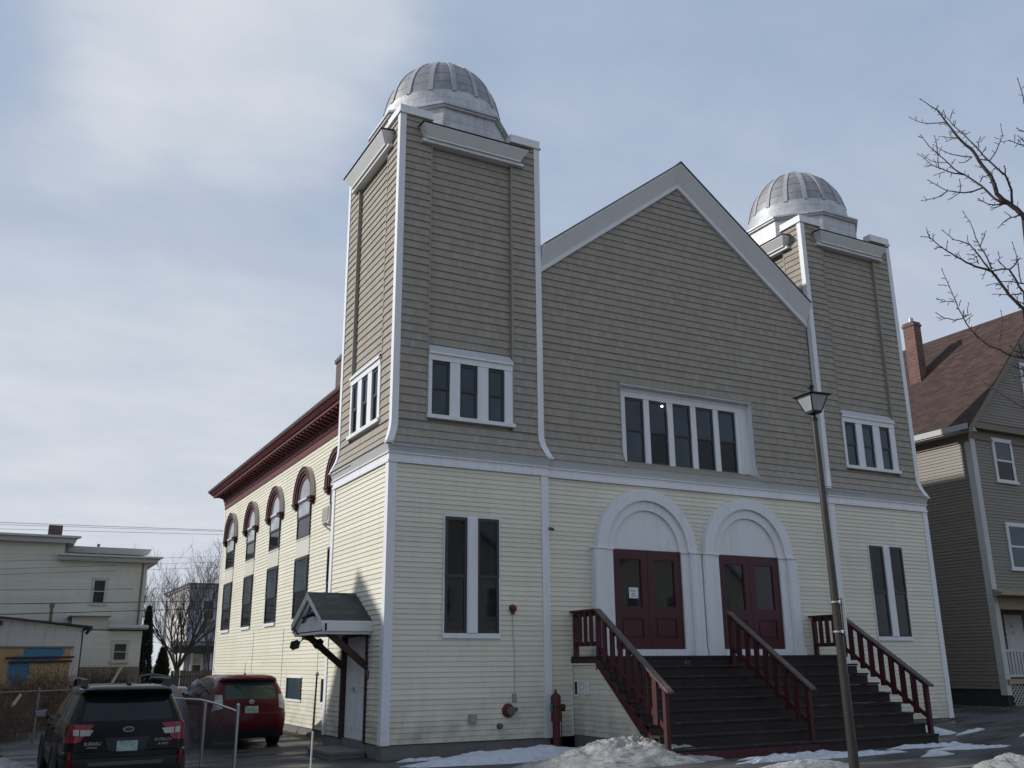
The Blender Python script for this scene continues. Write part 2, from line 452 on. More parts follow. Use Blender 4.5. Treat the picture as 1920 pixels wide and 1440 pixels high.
def lap(mb, T, z0, z1, ul, ur, mat, exp=.1016, t=.015, off=None, holes=(), flip=False):
    """courses of lapped boards: every course leans out to its bottom edge. ul, ur: number or f(z)"""
    L = ul if callable(ul) else (lambda z: ul)
    Rr = ur if callable(ur) else (lambda z: ur)
    off = off or (lambda z: 0.0)
    z = z0; k = 0
    while z < z1 - 1e-6:
        zt = min(z + exp + (random.uniform(-.022, .022) * exp if z + exp < z1 - .02 else 0), z1)
        cuts = sorted({z, zt} | {h for H in holes for h in (H[2], H[3]) if z < h < zt})
        for a, b in zip(cuts[:-1], cuts[1:]):
            mid = (a + b) / 2
            segs = [(L, Rr)]
            for (h0, h1, hz0, hz1) in holes:
                if hz0 <= mid <= hz1:
                    out = []
                    for (p, q) in segs:
                        if p(mid) < h0 < q(mid) or p(mid) < h1 < q(mid):
                            if p(mid) < h0: out.append((p, lambda zz, h0=h0: h0))
                            if q(mid) > h1: out.append((lambda zz, h1=h1: h1, q))
                        elif p(mid) >= h0 and q(mid) <= h1: pass
                        else: out.append((p, q))
                    segs = out
            tt = t * random.uniform(.86, 1.12); na = tt * (1 - (a - z) / (zt - z)); nb = tt * (1 - (b - z) / (zt - z))
            for (p, q) in segs:
                pa, qa, pb, qb = p(a), q(a), p(b), q(b)
                if qa - pa < 1e-4 and qb - pb < 1e-4: continue
                if qb < pb: pb = qb = (pb + qb) / 2
                oa, obb = off(a), off(b)
                mb.face([T(pa, oa + na, a), T(qa, oa + na, a), T(qb, obb + nb, b), T(pb, obb + nb, b)], mat, [(pa, a), (qa, a), (qb, b), (pb, b)])
                if a == z and na > 0: mb.face([T(pa, oa - .002, a), T(qa, oa - .002, a), T(qa, oa + na, a), T(pa, oa + na, a)], mat, [(pa, a), (qa, a), (qa, a), (pa, a)])
        z = zt; k += 1

def sash(mb, T, u0, u1, z0, z1, n=.012, fr='dark_sash', gu='sky_glass', gl='dark_glass', b=.045, mid=.5, depth=.03):
    """double-hung window: two sashes, the upper one in front"""
    zm = z0 + (z1 - z0) * mid
    for (a, c, g, dn) in ((zm - b * .4, z1, gu, .012), (z0, zm + b * .4, gl, 0)):
        m = n + dn
        mb.tbox(T, u0, u0 + b, m, m + depth, a, c, fr); mb.tbox(T, u1 - b, u1, m, m + depth, a, c, fr)
        mb.tbox(T, u0 + b, u1 - b, m, m + depth, a, a + b * .9, fr); mb.tbox(T, u0 + b, u1 - b, m, m + depth, c - b * 1.15, c, fr)
        mb.face([T(u0 + b, m + depth * .35, a + b * .9), T(u1 - b, m + depth * .35, a + b * .9), T(u1 - b, m + depth * .35, c - b * 1.15), T(u0 + b, m + depth * .35, c - b * 1.15)], g)

# ------------------------------------------------------------------ the church
W, D, H, ZT, ZF = 3.71, 3.68, 5.45, 5.87, 6.13       # tower width, depth, siding top, flare tip, flare start
E0 = -.055                                            # upper face sits a little behind the lower one
church = root('church', 'large two-tone church with twin metal-domed towers, cream siding below and taupe shingles above', 'church', (0, 0, 0))

def flare(z):       # offset of the shingle face
    if z >= ZF + .25: return E0
    t = max(0, min(1, (ZF + .25 - z) / (ZF + .25 - ZT)))
    return E0 + .155 * t ** 1.8

def corner_strip(mb, C, su, sn, z0, z1, w=.13, lift=.028, off=None, mat='white_trim', seg=None):
    """two-faced corner board at corner C; su/sn = unit 2D directions running away from the corner along each wall"""
    off = off or (lambda z: 0)
    zs = seg or [z0, z1]
    def ring(z):
        o = off(z) + lift; q = []
        cx, cy = C[0] - (su[0] + sn[0]) * o, C[1] - (su[1] + sn[1]) * o
        a = (cx + su[0] * (w + o - off(z)), cy + su[1] * (w + o - off(z))); b = (cx + sn[0] * (w + o - off(z)), cy + sn[1] * (w + o - off(z)))
        a2 = (a[0] + sn[0] * (lift + .02), a[1] + sn[1] * (lift + .02)); b2 = (b[0] + su[0] * (lift + .02), b[1] + su[1] * (lift + .02))
        return [(a2[0], a2[1], z), (a[0], a[1], z), (cx, cy, z), (b[0], b[1], z), (b2[0], b2[1], z)]
    rs = [ring(z) for z in zs]
    for r0, r1 in zip(rs[:-1], rs[1:]):
        for i in range(4): mb.face([r0[i], r0[i + 1], r1[i + 1], r1[i]], mat)
    for r in (rs[0], rs[-1]): mb.face(r, mat)

def tower(dx, parent, side_door):
    O = (dx, 0, 0)
    FT = frame((dx, 0), (1, 0), (0, -1)); LT = frame((dx, D), (0, -1), (-1, 0))       # front, left (u runs from back to front)
    RT = frame((dx + W, 0), (0, 1), (1, 0)); BT = frame((dx + W, D), (-1, 0), (0, 1))
    mb = MB()
    # lower siding
    holesL = []
    for T, wd in ((FT, W), (LT, D), (RT, D), (BT, W)):
        lap(mb, T, 0, H, 0.02, wd - .02, 'cream_siding', holes=[(1.27, 2.76, -.1, 2.06)] if (T is LT and side_door) else ())
    # upper shingles: side strips, recessed panel
    for T, wd in ((FT, W), (LT, D), (RT, D), (BT, W)):
        p0, p1 = .84, wd - .82
        ins = -E0
        lap(mb, T, ZT, 6.42, lambda z: -flare(z) * 0 - (flare(z) if z < ZF + .25 else E0), lambda z, wd=wd: wd + (flare(z) if z < ZF + .25 else E0), 'taupe_shingle', .178, .024, flare)
        lap(mb, T, 6.42, 13.66, ins, p0, 'taupe_shingle', .178, .024, lambda z: E0)
        lap(mb, T, 6.42, 13.66, p1, wd - ins, 'taupe_shingle', .178, .024, lambda z: E0)
        lap(mb, T, 6.42, 13.30, p0, p1, 'taupe_shingle', .178, .024, lambda z: E0 - .085)
        for u, s in ((p0, 1), (p1, -1)):    # reveals of the panel
            mb.tbox(T, min(u, u - .035 * s), max(u, u - .035 * s), E0 - .10, E0 + .022, 6.44, 13.3, 'taupe_trim')
        mb.face([T(p0, E0 - .09, 6.42), T(p1, E0 - .09, 6.42), T(p1, E0 + .01, 6.40), T(p0, E0 + .01, 6.40)], 'taupe_trim')
        # cove below the flare
        mb.face([T(-.10, .098, ZT), T(wd + .10, .098, ZT), T(wd + .03, .03, 5.66), T(-.03, .03, 5.66)], 'belt_grey')
        mb.tbox(T, -.035, wd * .37, .03, .096, 5.80, 5.822, 'belt_grey')
    mb.box(dx + .25, dx + W - .25, .25, D - .25, 13.2, 13.36, 'roof_dark')
    tw = mb.build('tower', parent)
    # belt board
    mb = MB()
    for T, wd in ((FT, W), (LT, D), (RT, D), (BT, W)):
        mb.tbox(T, -.03 if T in (FT, BT) else 0, wd + .03 if T in (FT, BT) else wd, 0, .03, 5.515, 5.66, 'white_trim')
        mb.tbox(T, -.05 if T in (FT, BT) else 0, wd + .05 if T in (FT, BT) else wd, 0, .05, 5.455, 5.515, 'white_trim')
        mb.tbox(T, -.06 if T in (FT, BT) else 0, wd + .06 if T in (FT, BT) else wd, 0, .06, 5.645, 5.668, 'white_trim')
    mb.build('belt_board', tw)
    # corner boards
    cs = [((dx, 0), (1, 0), (0, 1)), ((dx + W, 0), (-1, 0), (0, 1)), ((dx, D), (1, 0), (0, -1)), ((dx + W, D), (-1, 0), (0, -1))]
    for C, a, b in cs:
        mb = MB(); corner_strip(mb, C, a, b, -.01, 5.455, .15, .03); mb.build('corner_board', tw)
        mb = MB(); corner_strip(mb, C, a, b, 0, 0, .12, .03, flare, seg=[ZT - .03, 5.95, 6.04, 6.13, 6.25, 6.4, 13.66]); mb.build('corner_board', tw)
    # cornice boxes: crown leaning out, bed mould, shingle lip, on each face
    for T, wd in ((FT, W), (LT, D), (BT, W)):
        mb = MB(); u0, u1 = .50, wd - .47
        prof = [(-.12, 13.42), (.265, 13.385), (.265, 13.355), (.125, 13.13), (.125, 13.095), (-.12, 13.095)]
        mit = lambda z: .15 * max(0, min(1, (13.36 - z) / .23))
        mb.prism(prof, (lambda n, z: T(u0 + mit(z), n, z), lambda n, z: T(u1 - mit(z), n, z)), 'grey_trim')
        mb.prism([(-.12, 13.09), (.075, 13.09), (.075, 13.02), (-.12, 13.02)], (lambda n, z: T(u0 + .05, n, z), lambda n, z: T(u1 - .05, n, z)), 'grey_trim')
        mb.prism([(-.3, 13.475), (.295, 13.405), (.295, 13.388), (-.3, 13.43)], (lambda n, z: T(u0 - .03, n, z), lambda n, z: T(u1 + .03, n, z)), 'roof_dark')
        mb.build('cornice', tw)
    # corner parapets with metal caps
    for C, a, b in cs:
        mb = MB(); s0 = -E0
        bx = lambda p0, p1, q0, q1, z0, z1, m: mb.box(*sorted((C[0] + a[0] * p0, C[0] + a[0] * p1)), *sorted((C[1] + b[1] * q0, C[1] + b[1] * q1)), z0, z1, m)
        bx(s0 + .01, .80, s0 + .01, .24, 13.2, 13.665, 'taupe_shingle'); bx(s0 + .01, .24, .24, .80, 13.2, 13.665, 'taupe_shingle')
        bx(-.01, .84, -.01, .30, 13.665, 13.70, 'white_trim'); bx(-.01, .30, .30, .84, 13.665, 13.70, 'white_trim')
        bx(.015, .82, .015, .275, 13.70, 13.885, 'white_trim'); bx(.015, .275, .275, .82, 13.70, 13.885, 'white_trim')
        mb.build('parapet', tw)
    # drum and dome
    cx, cy = dx + W / 2, D / 2 + .02
    mb = MB(); ap = 1.66; n8 = [R(22.5 + 45 * k) for k in range(8)]
    def octo(r, z): return [(cx + r * math.cos(t), cy + r * math.sin(t), z) for t in n8]
    levels = [(1.80, 13.3), (1.775, 14.22), (1.84, 14.25), (1.84, 14.29), (1.88, 14.31), (1.88, 14.365), (1.5, 14.40)]
    rs = [octo(r, z) for r, z in levels]
    for i, (r0, r1) in enumerate(zip(rs[:-1], rs[1:])):
        for k in range(8):
            mb.face([r0[k], r0[(k + 1) % 8], r1[(k + 1) % 8], r1[k]], 'dome_metal', [(k * 1.38, levels[i][1]), (k * 1.38 + 1.38, levels[i][1]), (k * 1.38 + 1.38, levels[i + 1][1] + .01), (k * 1.38, levels[i + 1][1] + .01)])
    # sloping roof skirt from the cornices to the drum
    sk0 = [(dx + .07, .07), (dx + W - .07, .07), (dx + W - .07, D - .07), (dx + .07, D - .07)]
    for k in range(4):
        p, q = sk0[k], sk0[(k + 1) % 4]
        g = lambda p: (cx + (p[0] - cx) * .80, cy + (p[1] - cy) * .80)
        mb.face([(*p, 13.44), (*q, 13.44), (*g(q), 13.66), (*g(p), 13.66)], 'roof_dark')
    mb.face([(cx + sx * 1.5, cy + sy * 1.5, 13.655) for sx, sy in ((-1, -1), (1, -1), (1, 1), (-1, 1))], 'roof_dark')
    drum = mb.build('drum', tw)
    mb = MB()
    band = [(1.60, 14.37), (1.585, 14.45), (1.545, 14.62), (1.515, 14.82), (1.50, 14.93)]
    mb.lathe((cx, cy, 0), band, 'dome_metal', 40)
    panel = [(r_, 14.93 + (z_ - 14.93) * .925) for r_, z_ in [(1.485, 14.93), (1.455, 15.12), (1.39, 15.38), (1.29, 15.64), (1.15, 15.88), (.97, 16.11), (.75, 16.32), (.50, 16.48), (.26, 16.58)]]
    mb.lathe((cx, cy, 0), panel, 'dome_panel', 40)
    for k in range(16):   # raised straps over the seams
        a = 2 * math.pi * (k + .46) / 16
        ca, sa = math.cos(a), math.sin(a)
        pl = [(r + .022, z + .006) for r, z in [(1.50, 14.90)] + panel[1:-1]]
        for (r0, z0), (r1, z1) in zip(pl[:-1], pl[1:]):
            w0 = .058 * (1 if r0 > .9 else r0 / .9); w1 = .058 * (1 if r1 > .9 else r1 / .9)
            p = [(cx + r0 * ca + sa * w0, cy + r0 * sa - ca * w0, z0), (cx + r0 * ca - sa * w0, cy + r0 * sa + ca * w0, z0), (cx + r1 * ca - sa * w1, cy + r1 * sa + ca * w1, z1), (cx + r1 * ca + sa * w1, cy + r1 * sa - ca * w1, z1)]
            q = [(x - ca * .03, y - sa * .03, z) for x, y, z in p]
            mb.mesh(p + q, [(0, 1, 2, 3), (0, 3, 7, 4), (1, 5, 6, 2)], 'dome_strap')
    mb.lathe((cx, cy, 0), [(.28, 16.43), (.27, 16.50), (.21, 16.56), (.17, 16.59), (.10, 16.625), (.001, 16.635)], 'dome_metal', 20)
    mb.build('dome', tw, smooth=35)
    # windows on the front and left of the upper tower
    for T, wd in ((FT, W), (LT, D)):
        mb = MB(); b0 = E0 - .085; p0, p1 = .84, wd - .82
        n0 = E0 + .028
        z0, z1 = 6.585, 7.80
        mb.tbox(T, p0 - .03, p1 + .05, b0, n0 + .05, 6.49, 6.575, 'white_trim')           # sill
        mb.tbox(T, p0 + .001, p1 - .001, b0, n0 + .012, 7.80, 7.935, 'white_trim')        # head
        mb.tbox(T, p0 - .005, p1 + .005, b0, n0 + .05, 7.935, 7.985, 'white_trim')        # drip cap
        mb.face([T(p0 - .005, n0 + .05, 7.986), T(p1 + .005, n0 + .05, 7.986), T(p1 - .02, b0 + .02, 8.17), T(p0 + .02, b0 + .02, 8.17)], 'belt_grey')
        wu = (p1 - p0)
        xs = [(.085, .51), (.75, 1.18), (1.44, 1.85)] if T is FT else [(.11, .53), (.80, 1.22), (1.49, 1.90)]
        xs = [(p0 + a * wu / 2.05, p0 + b * wu / 2.05) for a, b in xs]
        e = [p0 + .002] + [q for ab in xs for q in ab] + [p1 - .002]
        for a, b in zip(e[0::2], e[1::2]): mb.tbox(T, a, b, b0, n0, 6.575, 7.80, 'white_trim')
        for a, b in xs:
            sash(mb, T, a, b, 6.58, 7.795, E0 - .045, gu='sky_glass', gl='pale_glass' if T is FT else 'dark_glass', b=.055)
        mb.build('window', tw)
    # tall pair of windows on the lower front
    mb = MB(); T = FT
    x0, x1, z0, z1 = 1.25, 2.49, 2.06, 4.41
    mb.tbox(T, x0 - .035, x1 + .035, 0, .055, z0 - .10, z0, 'white_trim'); mb.tbox(T, x0 - .03, x1 + .03, 0, .04, z1, z1 + .035, 'white_trim')
    mb.tbox(T, x0 - .03, x0, 0, .038, z0, z1, 'white_trim'); mb.tbox(T, x1, x1 + .03, 0, .038, z0, z1, 'white_trim')
    mb.tbox(T, 1.745, 1.985, 0, .07, z0, z1, 'white_trim')
    mb.tbox(T, 1.765, 1.965, .07, .082, z0 + .01, z1 - .01, 'white_trim')
    for a, b, g in ((x0, 1.745, 'pale_glass'), (1.985, x1, 'dark_glass')):
        sash(mb, T, a, b, z0, z1, .014, gu='dark_glass', gl='door_glass', b=.06, mid=.485)
    mb.build('window', tw)
    # granite footing
    mb = MB()
    for T, wd in ((FT, W), (LT, D), (RT, D)):
        u = .0; i = 0
        while u < wd:
            uu = min(wd, u + .95 + .3 * random.random())
            if wd - uu < .3: uu = wd
            mb.tbox(T, u + .004, uu - .004, -.3, -.012 - .012 * random.random(), -.9, -.012, 'concrete'); u = uu
    mb.box(dx + .05, dx + W - .05, .05, D - .05, -.9, -.02, 'concrete')
    mb.build('foundation', tw)
    return tw

t1 = tower(0, church, True)
t2 = tower(12.335, church, False)

# ---- front between the towers
x0, x1 = W, 12.335
CT = frame((0, .10), (1, 0), (0, -1)); UT = frame((0, .20), (1, 0), (0, -1))
def cfl(z):
    t = max(0, min(1, (6.40 - z) / (6.40 - ZT)))
    return .18 * t ** 1.8
AP, SL = (8.03, 13.80), .755
mb = MB()
lap(mb, CT, 0, H, x0, x1, 'cream_siding')
gl = lambda z: max(x0, AP[0] - (AP[1] - z) / SL); gr = lambda z: min(x1, AP[0] + (AP[1] - z) / SL)
WX0, WX1, WZ0, WZ1 = 5.93, 10.05, 6.10, 7.98
lap(mb, UT, ZT, AP[1], gl, gr, 'taupe_shingle', .178, .024, cfl, holes=[(WX0, WX1, ZT - .1, WZ1)])
mb.face([UT(x0, .178, ZT), UT(x1, .178, ZT), UT(x1, .12, 5.66), UT(x0, .12, 5.66)], 'belt_grey')
# curved shingled sill under the recessed window
pr = [(.182, 5.87), (.165, 5.90), (.11, 5.955), (.02, 6.005), (-.10, 6.045), (-.24, 6.075)]
for (na, za), (nb, zb) in zip(pr[:-1], pr[1:]):
    mb.face([UT(WX0, na + .006, za), UT(WX1, na + .006, za), UT(WX1, nb, zb), UT(WX0, nb, zb)], 'taupe_shingle', [(WX0, za * 3), (WX1, za * 3), (WX1, zb * 3), (WX0, zb * 3)])
    mb.face([UT(WX0, na - .012, za), UT(WX1, na - .012, za), UT(WX1, na + .006, za), UT(WX0, na + .006, za)], 'taupe_shingle')
front = mb.build('front_wall', church)
mb = MB()
mb.tbox(CT, x0, x1, 0, .05, 5.515, 5.66, 'white_trim'); mb.tbox(CT, x0, x1, 0, .065, 5.455, 5.515, 'white_trim'); mb.tbox(CT, x0, x1, 0, .078, 5.645, 5.668, 'white_trim')
mb.build('belt_board', front)
# recessed five-light window
mb = MB()
for x, s in ((WX0, 1), (WX1, -1)):      # cheeks, rounded forward at the foot
    cheek = [(.02, WZ1), (.02, 6.42)] + [(cfl(z) + .018, z) for z in (6.3, 6.2, 6.1, 6.0, 5.93, 5.87)]
    back = [(na, za) for na, za in pr]
    for (na, za), (nb, zb) in zip(cheek[:-1], cheek[1:]):
        fa = next((q for q in [-.22]), 0)
        mb.face([UT(x, -.24, max(za, 6.04)), UT(x, na, za), UT(x, nb, zb), UT(x, -.24, max(zb, 6.03))], 'white_trim')
    for (na, za), (nb, zb) in zip(cheek[:-1], cheek[1:]):
        xo = x - s * .03
        mb.face([UT(xo, na, za), UT(x, na, za), UT(x, nb, zb), UT(xo, nb, zb)], 'taupe_trim')
mb.tbox(UT, WX0 - .03, WX1 + .03, -.24, .025, WZ1, WZ1 + .03, 'taupe_trim')
mb.tbox(UT, WX0, WX1, -.24, .01, WZ1 - .03, WZ1, 'white_trim')
n0 = -.22
mb.tbox(UT, WX0, WX1, n0 - .1, n0 + .03, 7.72, WZ1 - .03, 'white_trim'); mb.tbox(UT, WX0, WX1, n0 - .1, n0 + .05, 7.86, 7.90, 'white_trim')
e0, e1 = 6.19, 9.67; MW = .165; pw = (e1 - e0 - 4 * MW) / 5
mb.tbox(UT, WX0, e0, n0 - .1, n0 + .03, 6.07, 7.72, 'white_trim'); mb.tbox(UT, e1, WX1, n0 - .1, n0 + .03, 6.07, 7.72, 'white_trim')
mb.tbox(UT, e1 + .13, e1 + .16, n0 + .03, n0 + .045, 6.07, 7.72, 'white_trim')
for k in range(5):
    a = e0 + k * (pw + MW)
    sash(mb, UT, a, a + pw, 6.10, 7.72, n0 - .05, gu='sky_glass', gl=('pale_glass', 'dark_glass', 'pale_glass', 'dark_glass', 'dark_glass')[k], b=.05, mid=.5)
    if k < 4: mb.tbox(UT, a + pw, a + pw + MW, n0 - .1, n0 + .02, 6.08, 7.72, 'white_trim')
mb.tbox(UT, WX0, WX1, n0 - .1, n0 + .035, 6.05, 6.10, 'taupe_trim')
mb.build('window', front)
# rake boards
mb = MB()
for s, xe in ((-1, x0 - .0), (1, x1 + .0)):
    nrm = Vector((s * math.sin(math.atan(SL)), 0, math.cos(math.atan(SL))))
    TS = .765
    prof = [(-.30, .0, 'grey_trim'), (-.30, .05, 'grey_trim'), (-.285, .065, 'grey_trim'), (-.055, .415, 'grey_trim'), (-.085, .42, 'grey_trim'), (-.085, .515, 'grey_trim'), (-.03, .52, 'grey_trim'), (.05, .52, 'grey_trim'), (.05, .0, 'grey_trim')]
    cs_ = math.cos(math.atan(TS))
    def P(x, y, dn): return (x, .20 + y, 14.37 - TS * abs(x - 8.03) - dn / cs_)
    pts = [(y, d) for y, d, m in prof]
    n = len(pts)
    A = [P(8.03, y, d) for y, d in pts]; xx = xe
    B = [P(xx, y, d) for y, d in pts]
    mb.mesh(A + B, [(i, (i + 1) % n, n + (i + 1) % n, n + i) for i in range(n)] + [tuple(range(n, 2 * n))], 'grey_trim')
mb.build('rake_board', front)
# main roof
mb = MB(); YLB = 20.05
def slope(xa, za, xb, zb, y0, y1, th, mat):
    L = math.hypot(xb - xa, zb - za)
    top = [(xa, y0, za), (xa, y1, za), (xb, y1, zb), (xb, y0, zb)]
    bot = [(x, y, z - th) for x, y, z in top]
    mb.mesh(top + bot, [(0, 1, 2, 3), (4, 7, 6, 5), (0, 3, 7, 4), (1, 5, 6, 2), (0, 4, 5, 1), (3, 2, 6, 7)], mat, [[(y0, 0), (y1, 0), (y1, L), (y0, L)]] + [None] * 5)
slope(8.03, 14.40, 3.725, 14.40 - 4.305 * .765, -.13, 3.73, .03, 'roof_dark'); slope(8.03, 14.40, 12.325, 14.40 - 4.295 * .765, -.13, 3.73, .03, 'roof_dark')
slope(8.03, 14.36, .07, 8.13, 3.70, 20.7, .03, 'roof_dark'); slope(8.03, 14.36, 15.99, 8.13, 3.70, 20.7, .03, 'roof_dark')
mb.box(8.03 - .02, 8.03 + .02, -.12, 20.6, 14.37, 14.415, 'roof_dark')
mb.mesh([(.7, YLB, 7), (15.35, YLB, 7), (15.35, YLB, 8.4), (8.03, YLB, 14.2), (.7, YLB, 8.4)], [(0, 1, 2, 3, 4)], 'cream_siding')
mb.build('roof', church)
# ---- long side walls
XS, YL, KS = .70, 20.05, 1.0573      # the long wall stands back from the tower side
SY = lambda y: -17.882 + (y + 17.882) * KS
SZ = lambda z: 1.475 + (z - 1.475) * KS
ST = frame((XS, YL), (0, -1), (-1, 0)); ST2 = frame((16.05 - XS, 0), (0, 1), (1, 0)); BK = frame((16.05 - XS, YL), (-1, 0), (0, 1))
mb = MB()
lap(mb, ST, -.08, 7.40, 0, YL - D, 'cream_siding'); lap(mb, ST2, 0, 7.40, D, YL, 'cream_siding'); lap(mb, BK, 0, 7.40, 0, 16.05 - 2 * XS, 'cream_siding')
for k in (6.2, 9.9, 13.4): mb.tbox(ST, k, k + .012, 0, .018, .05, 2.5, 'belt_grey')
side = mb.build('side_wall', church)
mb = MB(); corner_strip(mb, (XS, YL), (1, 0), (0, -1), -.08, 7.36, .12, .02); mb.build('corner_board', side)
mb = MB(); mb.tbox(ST, YL - D - .12, YL - D, 0, .03, 0, H, 'white_trim'); mb.build('corner_board', side)
mb = MB(); u = 0
while u < YL - D:
    uu = min(YL - D, u + 1.1 + .4 * random.random()); mb.tbox(ST, u + .004, uu - .004, -.3, -.01 - .015 * random.random(), -.9, -.09, 'concrete'); u = uu
mb.build('foundation', side); mb = MB(); mb.box(15.05, 15.32, D, YL, -.9, -.01, 'concrete'); mb.build('foundation', side)
# bracketed cornice
mb = MB()
def corn(T, u0, u1):
    prof = [(n_ * 1.045, 7.35 + (z_ - 7.03) * 1.02) for n_, z_ in [(0, 7.03), (.035, 7.03), (.035, 7.20), (.065, 7.215), (.065, 7.235), (.05, 7.25), (.05, 7.33), (.085, 7.34), (.085, 7.37), (.10, 7.385), (.10, 7.50), (.42, 7.52), (.42, 7.585), (.46, 7.60), (.545, 7.70), (.58, 7.715), (.58, 7.755), (0, 7.755)]]
    mb.prism(prof, (lambda n, z: T(u0 - (n if u0 == 0 else 0), n, z), lambda n, z: T(u1, n, z)), 'red_trim')
corn(ST, 0, YL - D)
u = .1
while u < YL - D:                                   # modillion blocks and fine dentils
    mb.prism([(n_, z_ + .325) for n_, z_ in [(.10, 7.40), (.17, 7.415), (.33, 7.47), (.40, 7.475), (.40, 7.515), (.10, 7.515)]], (lambda n, z: ST(u, n, z), lambda n, z: ST(u + .12, n, z)), 'red_trim')
    u += .335
u = .02
while u < YL - D: mb.tbox(ST, u, u + .045, .052, .077, 7.58, 7.65, 'red_trim'); u += .09
mb.tbox(ST, -.62, YL - D, 0, .63, 8.091, 8.115, 'galv'); mb.build('cornice', side); mb = MB()
prof = [(0, 7.35), (.05, 7.35), (.1, 7.8), (.42, 7.84), (.6, 8.05), (.6, 8.09), (0, 8.09)]
mb.prism(prof, (lambda n, z: ST2(D, n, z), lambda n, z: ST2(YL + n, n, z)), 'red_trim')
mb.build('cornice', side)
# side windows
ycs = [(16.42, .63), (13.31, .58), (10.24, .58), (7.16, .615), (4.22, .59)]
for yc, hw in ycs:
    yc, hw = SY(yc), hw * KS
    u0, u1 = YL - yc - hw, YL - yc + hw; uc = YL - yc
    zs, rr = SZ(5.80), hw
    mb = MB()
    # lower light
    b = .05
    mb.tbox(ST, u0 - .04, u1 + .04, 0, .06, SZ(2.55), SZ(2.635), 'white_trim')
    mb.tbox(ST, u0 - .03, u0, 0, .045, SZ(2.635), SZ(4.24), 'dark_sash'); mb.tbox(ST, u1, u1 + .03, 0, .045, SZ(2.635), SZ(4.24), 'dark_sash')
    sash(mb, ST, u0, u1, SZ(2.64), SZ(4.22), .018, gu='pale_glass' if yc > 6 else 'dark_glass', gl='dark_glass', b=.055, mid=.46)
    mb.build('window', side)
    # panel between
    mb = MB(); mb.tbox(ST, u0, u1, 0, .03, SZ(4.245), SZ(4.70), 'panel_cream'); mb.tbox(ST, u0 - .02, u1 + .02, 0, .045, SZ(4.70), SZ(4.74), 'panel_cream'); mb.build('spandrel_panel', side)
    # upper arched light
    mb = MB()
    sash(mb, ST, u0, u1, SZ(4.745), zs - .03, .018, gu='blind_glass', gl='dark_glass', b=.055, mid=.55)
    na = 18; pts = [(uc + (rr - .0) * math.cos(math.pi * k / na), zs + (rr) * math.sin(math.pi * k / na)) for k in range(na + 1)]
    mb.face([ST(u, .030, z) for u, z in pts], 'blind_glass')
    for k in range(na):
        (ua, za), (ub, zb) = pts[k], pts[k + 1]
        ia, ib = [(uc + (p[0] - uc) * (rr - .07) / rr, zs + (p[1] - zs) * (rr - .07) / rr) for p in (pts[k], pts[k + 1])]
        mb.mesh([ST(ua, .05, za), ST(ub, .05, zb), ST(*[ib[0], .05, ib[1]]), ST(ia[0], .05, ia[1]), ST(ia[0], .028, ia[1]), ST(ib[0], .028, ib[1])], [(0, 1, 2, 3), (3, 2, 5, 4)], 'red_trim')
    mb.tbox(ST, u0 + .02, u1 - .02, .02, .055, zs - .035, zs + .02, 'white_sash')
    mb.build('window', side)
    # hood mould
    mb = MB(); ro = .93 - (.65 - hw)
    prof = [(rr - .005, .0), (rr - .005, .05), (rr + .05, .055), (rr + .06, .09), (rr + .13, .095), (rr + .14, .125), (ro - .05, .13), (ro - .03, .15), (ro, .15), (ro, .0)]
    mats = ['hood_red'] * 8 + ['hood_beige', 'hood_red']
    an = 20
    angs = [-.06 + (math.pi + .12) * k / an for k in range(an + 1)]
    n = len(prof)
    V = [ST(uc + r * math.cos(t), q, zs + r * math.sin(t)) for t in angs for r, q in prof]
    F = []; M = []
    for i in range(an):
        for k in range(n): F.append((i * n + k, i * n + (k + 1) % n, (i + 1) * n + (k + 1) % n, (i + 1) * n + k)); M.append(mats[k])
    F += [tuple(range(n)), tuple(range(an * n, (an + 1) * n))]; M += ['hood_red', 'hood_red']
    mb.mesh(V, F, M)
    for s in (-1, 1):
        ua = uc + s * (rr + ro) / 2; w = (ro - rr) / 2 + .02
        mb.tbox(ST, ua - w, ua + w, 0, .17, zs - .10, zs - .05, 'hood_red'); mb.tbox(ST, ua - w * .75, ua + w * .75, 0, .14, zs - .19, zs - .10, 'hood_red'); mb.tbox(ST, ua - w * .45, ua + w * .45, 0, .09, zs - .25, zs - .19, 'hood_red')
    mb.build('window_hood', side)
# basement lights
for y0, y1 in ((6.62, 7.95), (4.05, 4.85)):
    y0, y1 = SY(y0), SY(y1)
    u0, u1 = YL - y1, YL - y0; mb = MB()
    mb.tbox(ST, u0 - .05, u1 + .05, 0, .035, .52, .58, 'white_trim'); mb.tbox(ST, u0 - .05, u1 + .05, 0, .035, 1.13, 1.17, 'white_trim')
    mb.tbox(ST, u0 - .03, u0 + .05, 0, .04, .58, 1.13, 'dark_sash'); mb.tbox(ST, u1 - .05, u1 + .03, 0, .04, .58, 1.13, 'dark_sash')
    mb.tbox(ST, u0 + .05, u1 - .05, 0, .02, .58, 1.13, 'pale_glass'); mb.build('window', side)
# chimney of the church
mb = MB(); mb.box(3.10, 3.75, 13.5, 14.15, 9.6, 12.05, 'brick_dark'); mb.box(3.05, 3.80, 13.45, 14.2, 12.05, 12.2, 'brick_dark')
mb.lathe((3.42, 13.82, 12.2), [(.36, 0), (.34, .10), (.25, .2), (.1, .26), (.001, .27)], 'grey_tarp', 12); mb.build('chimney', church)

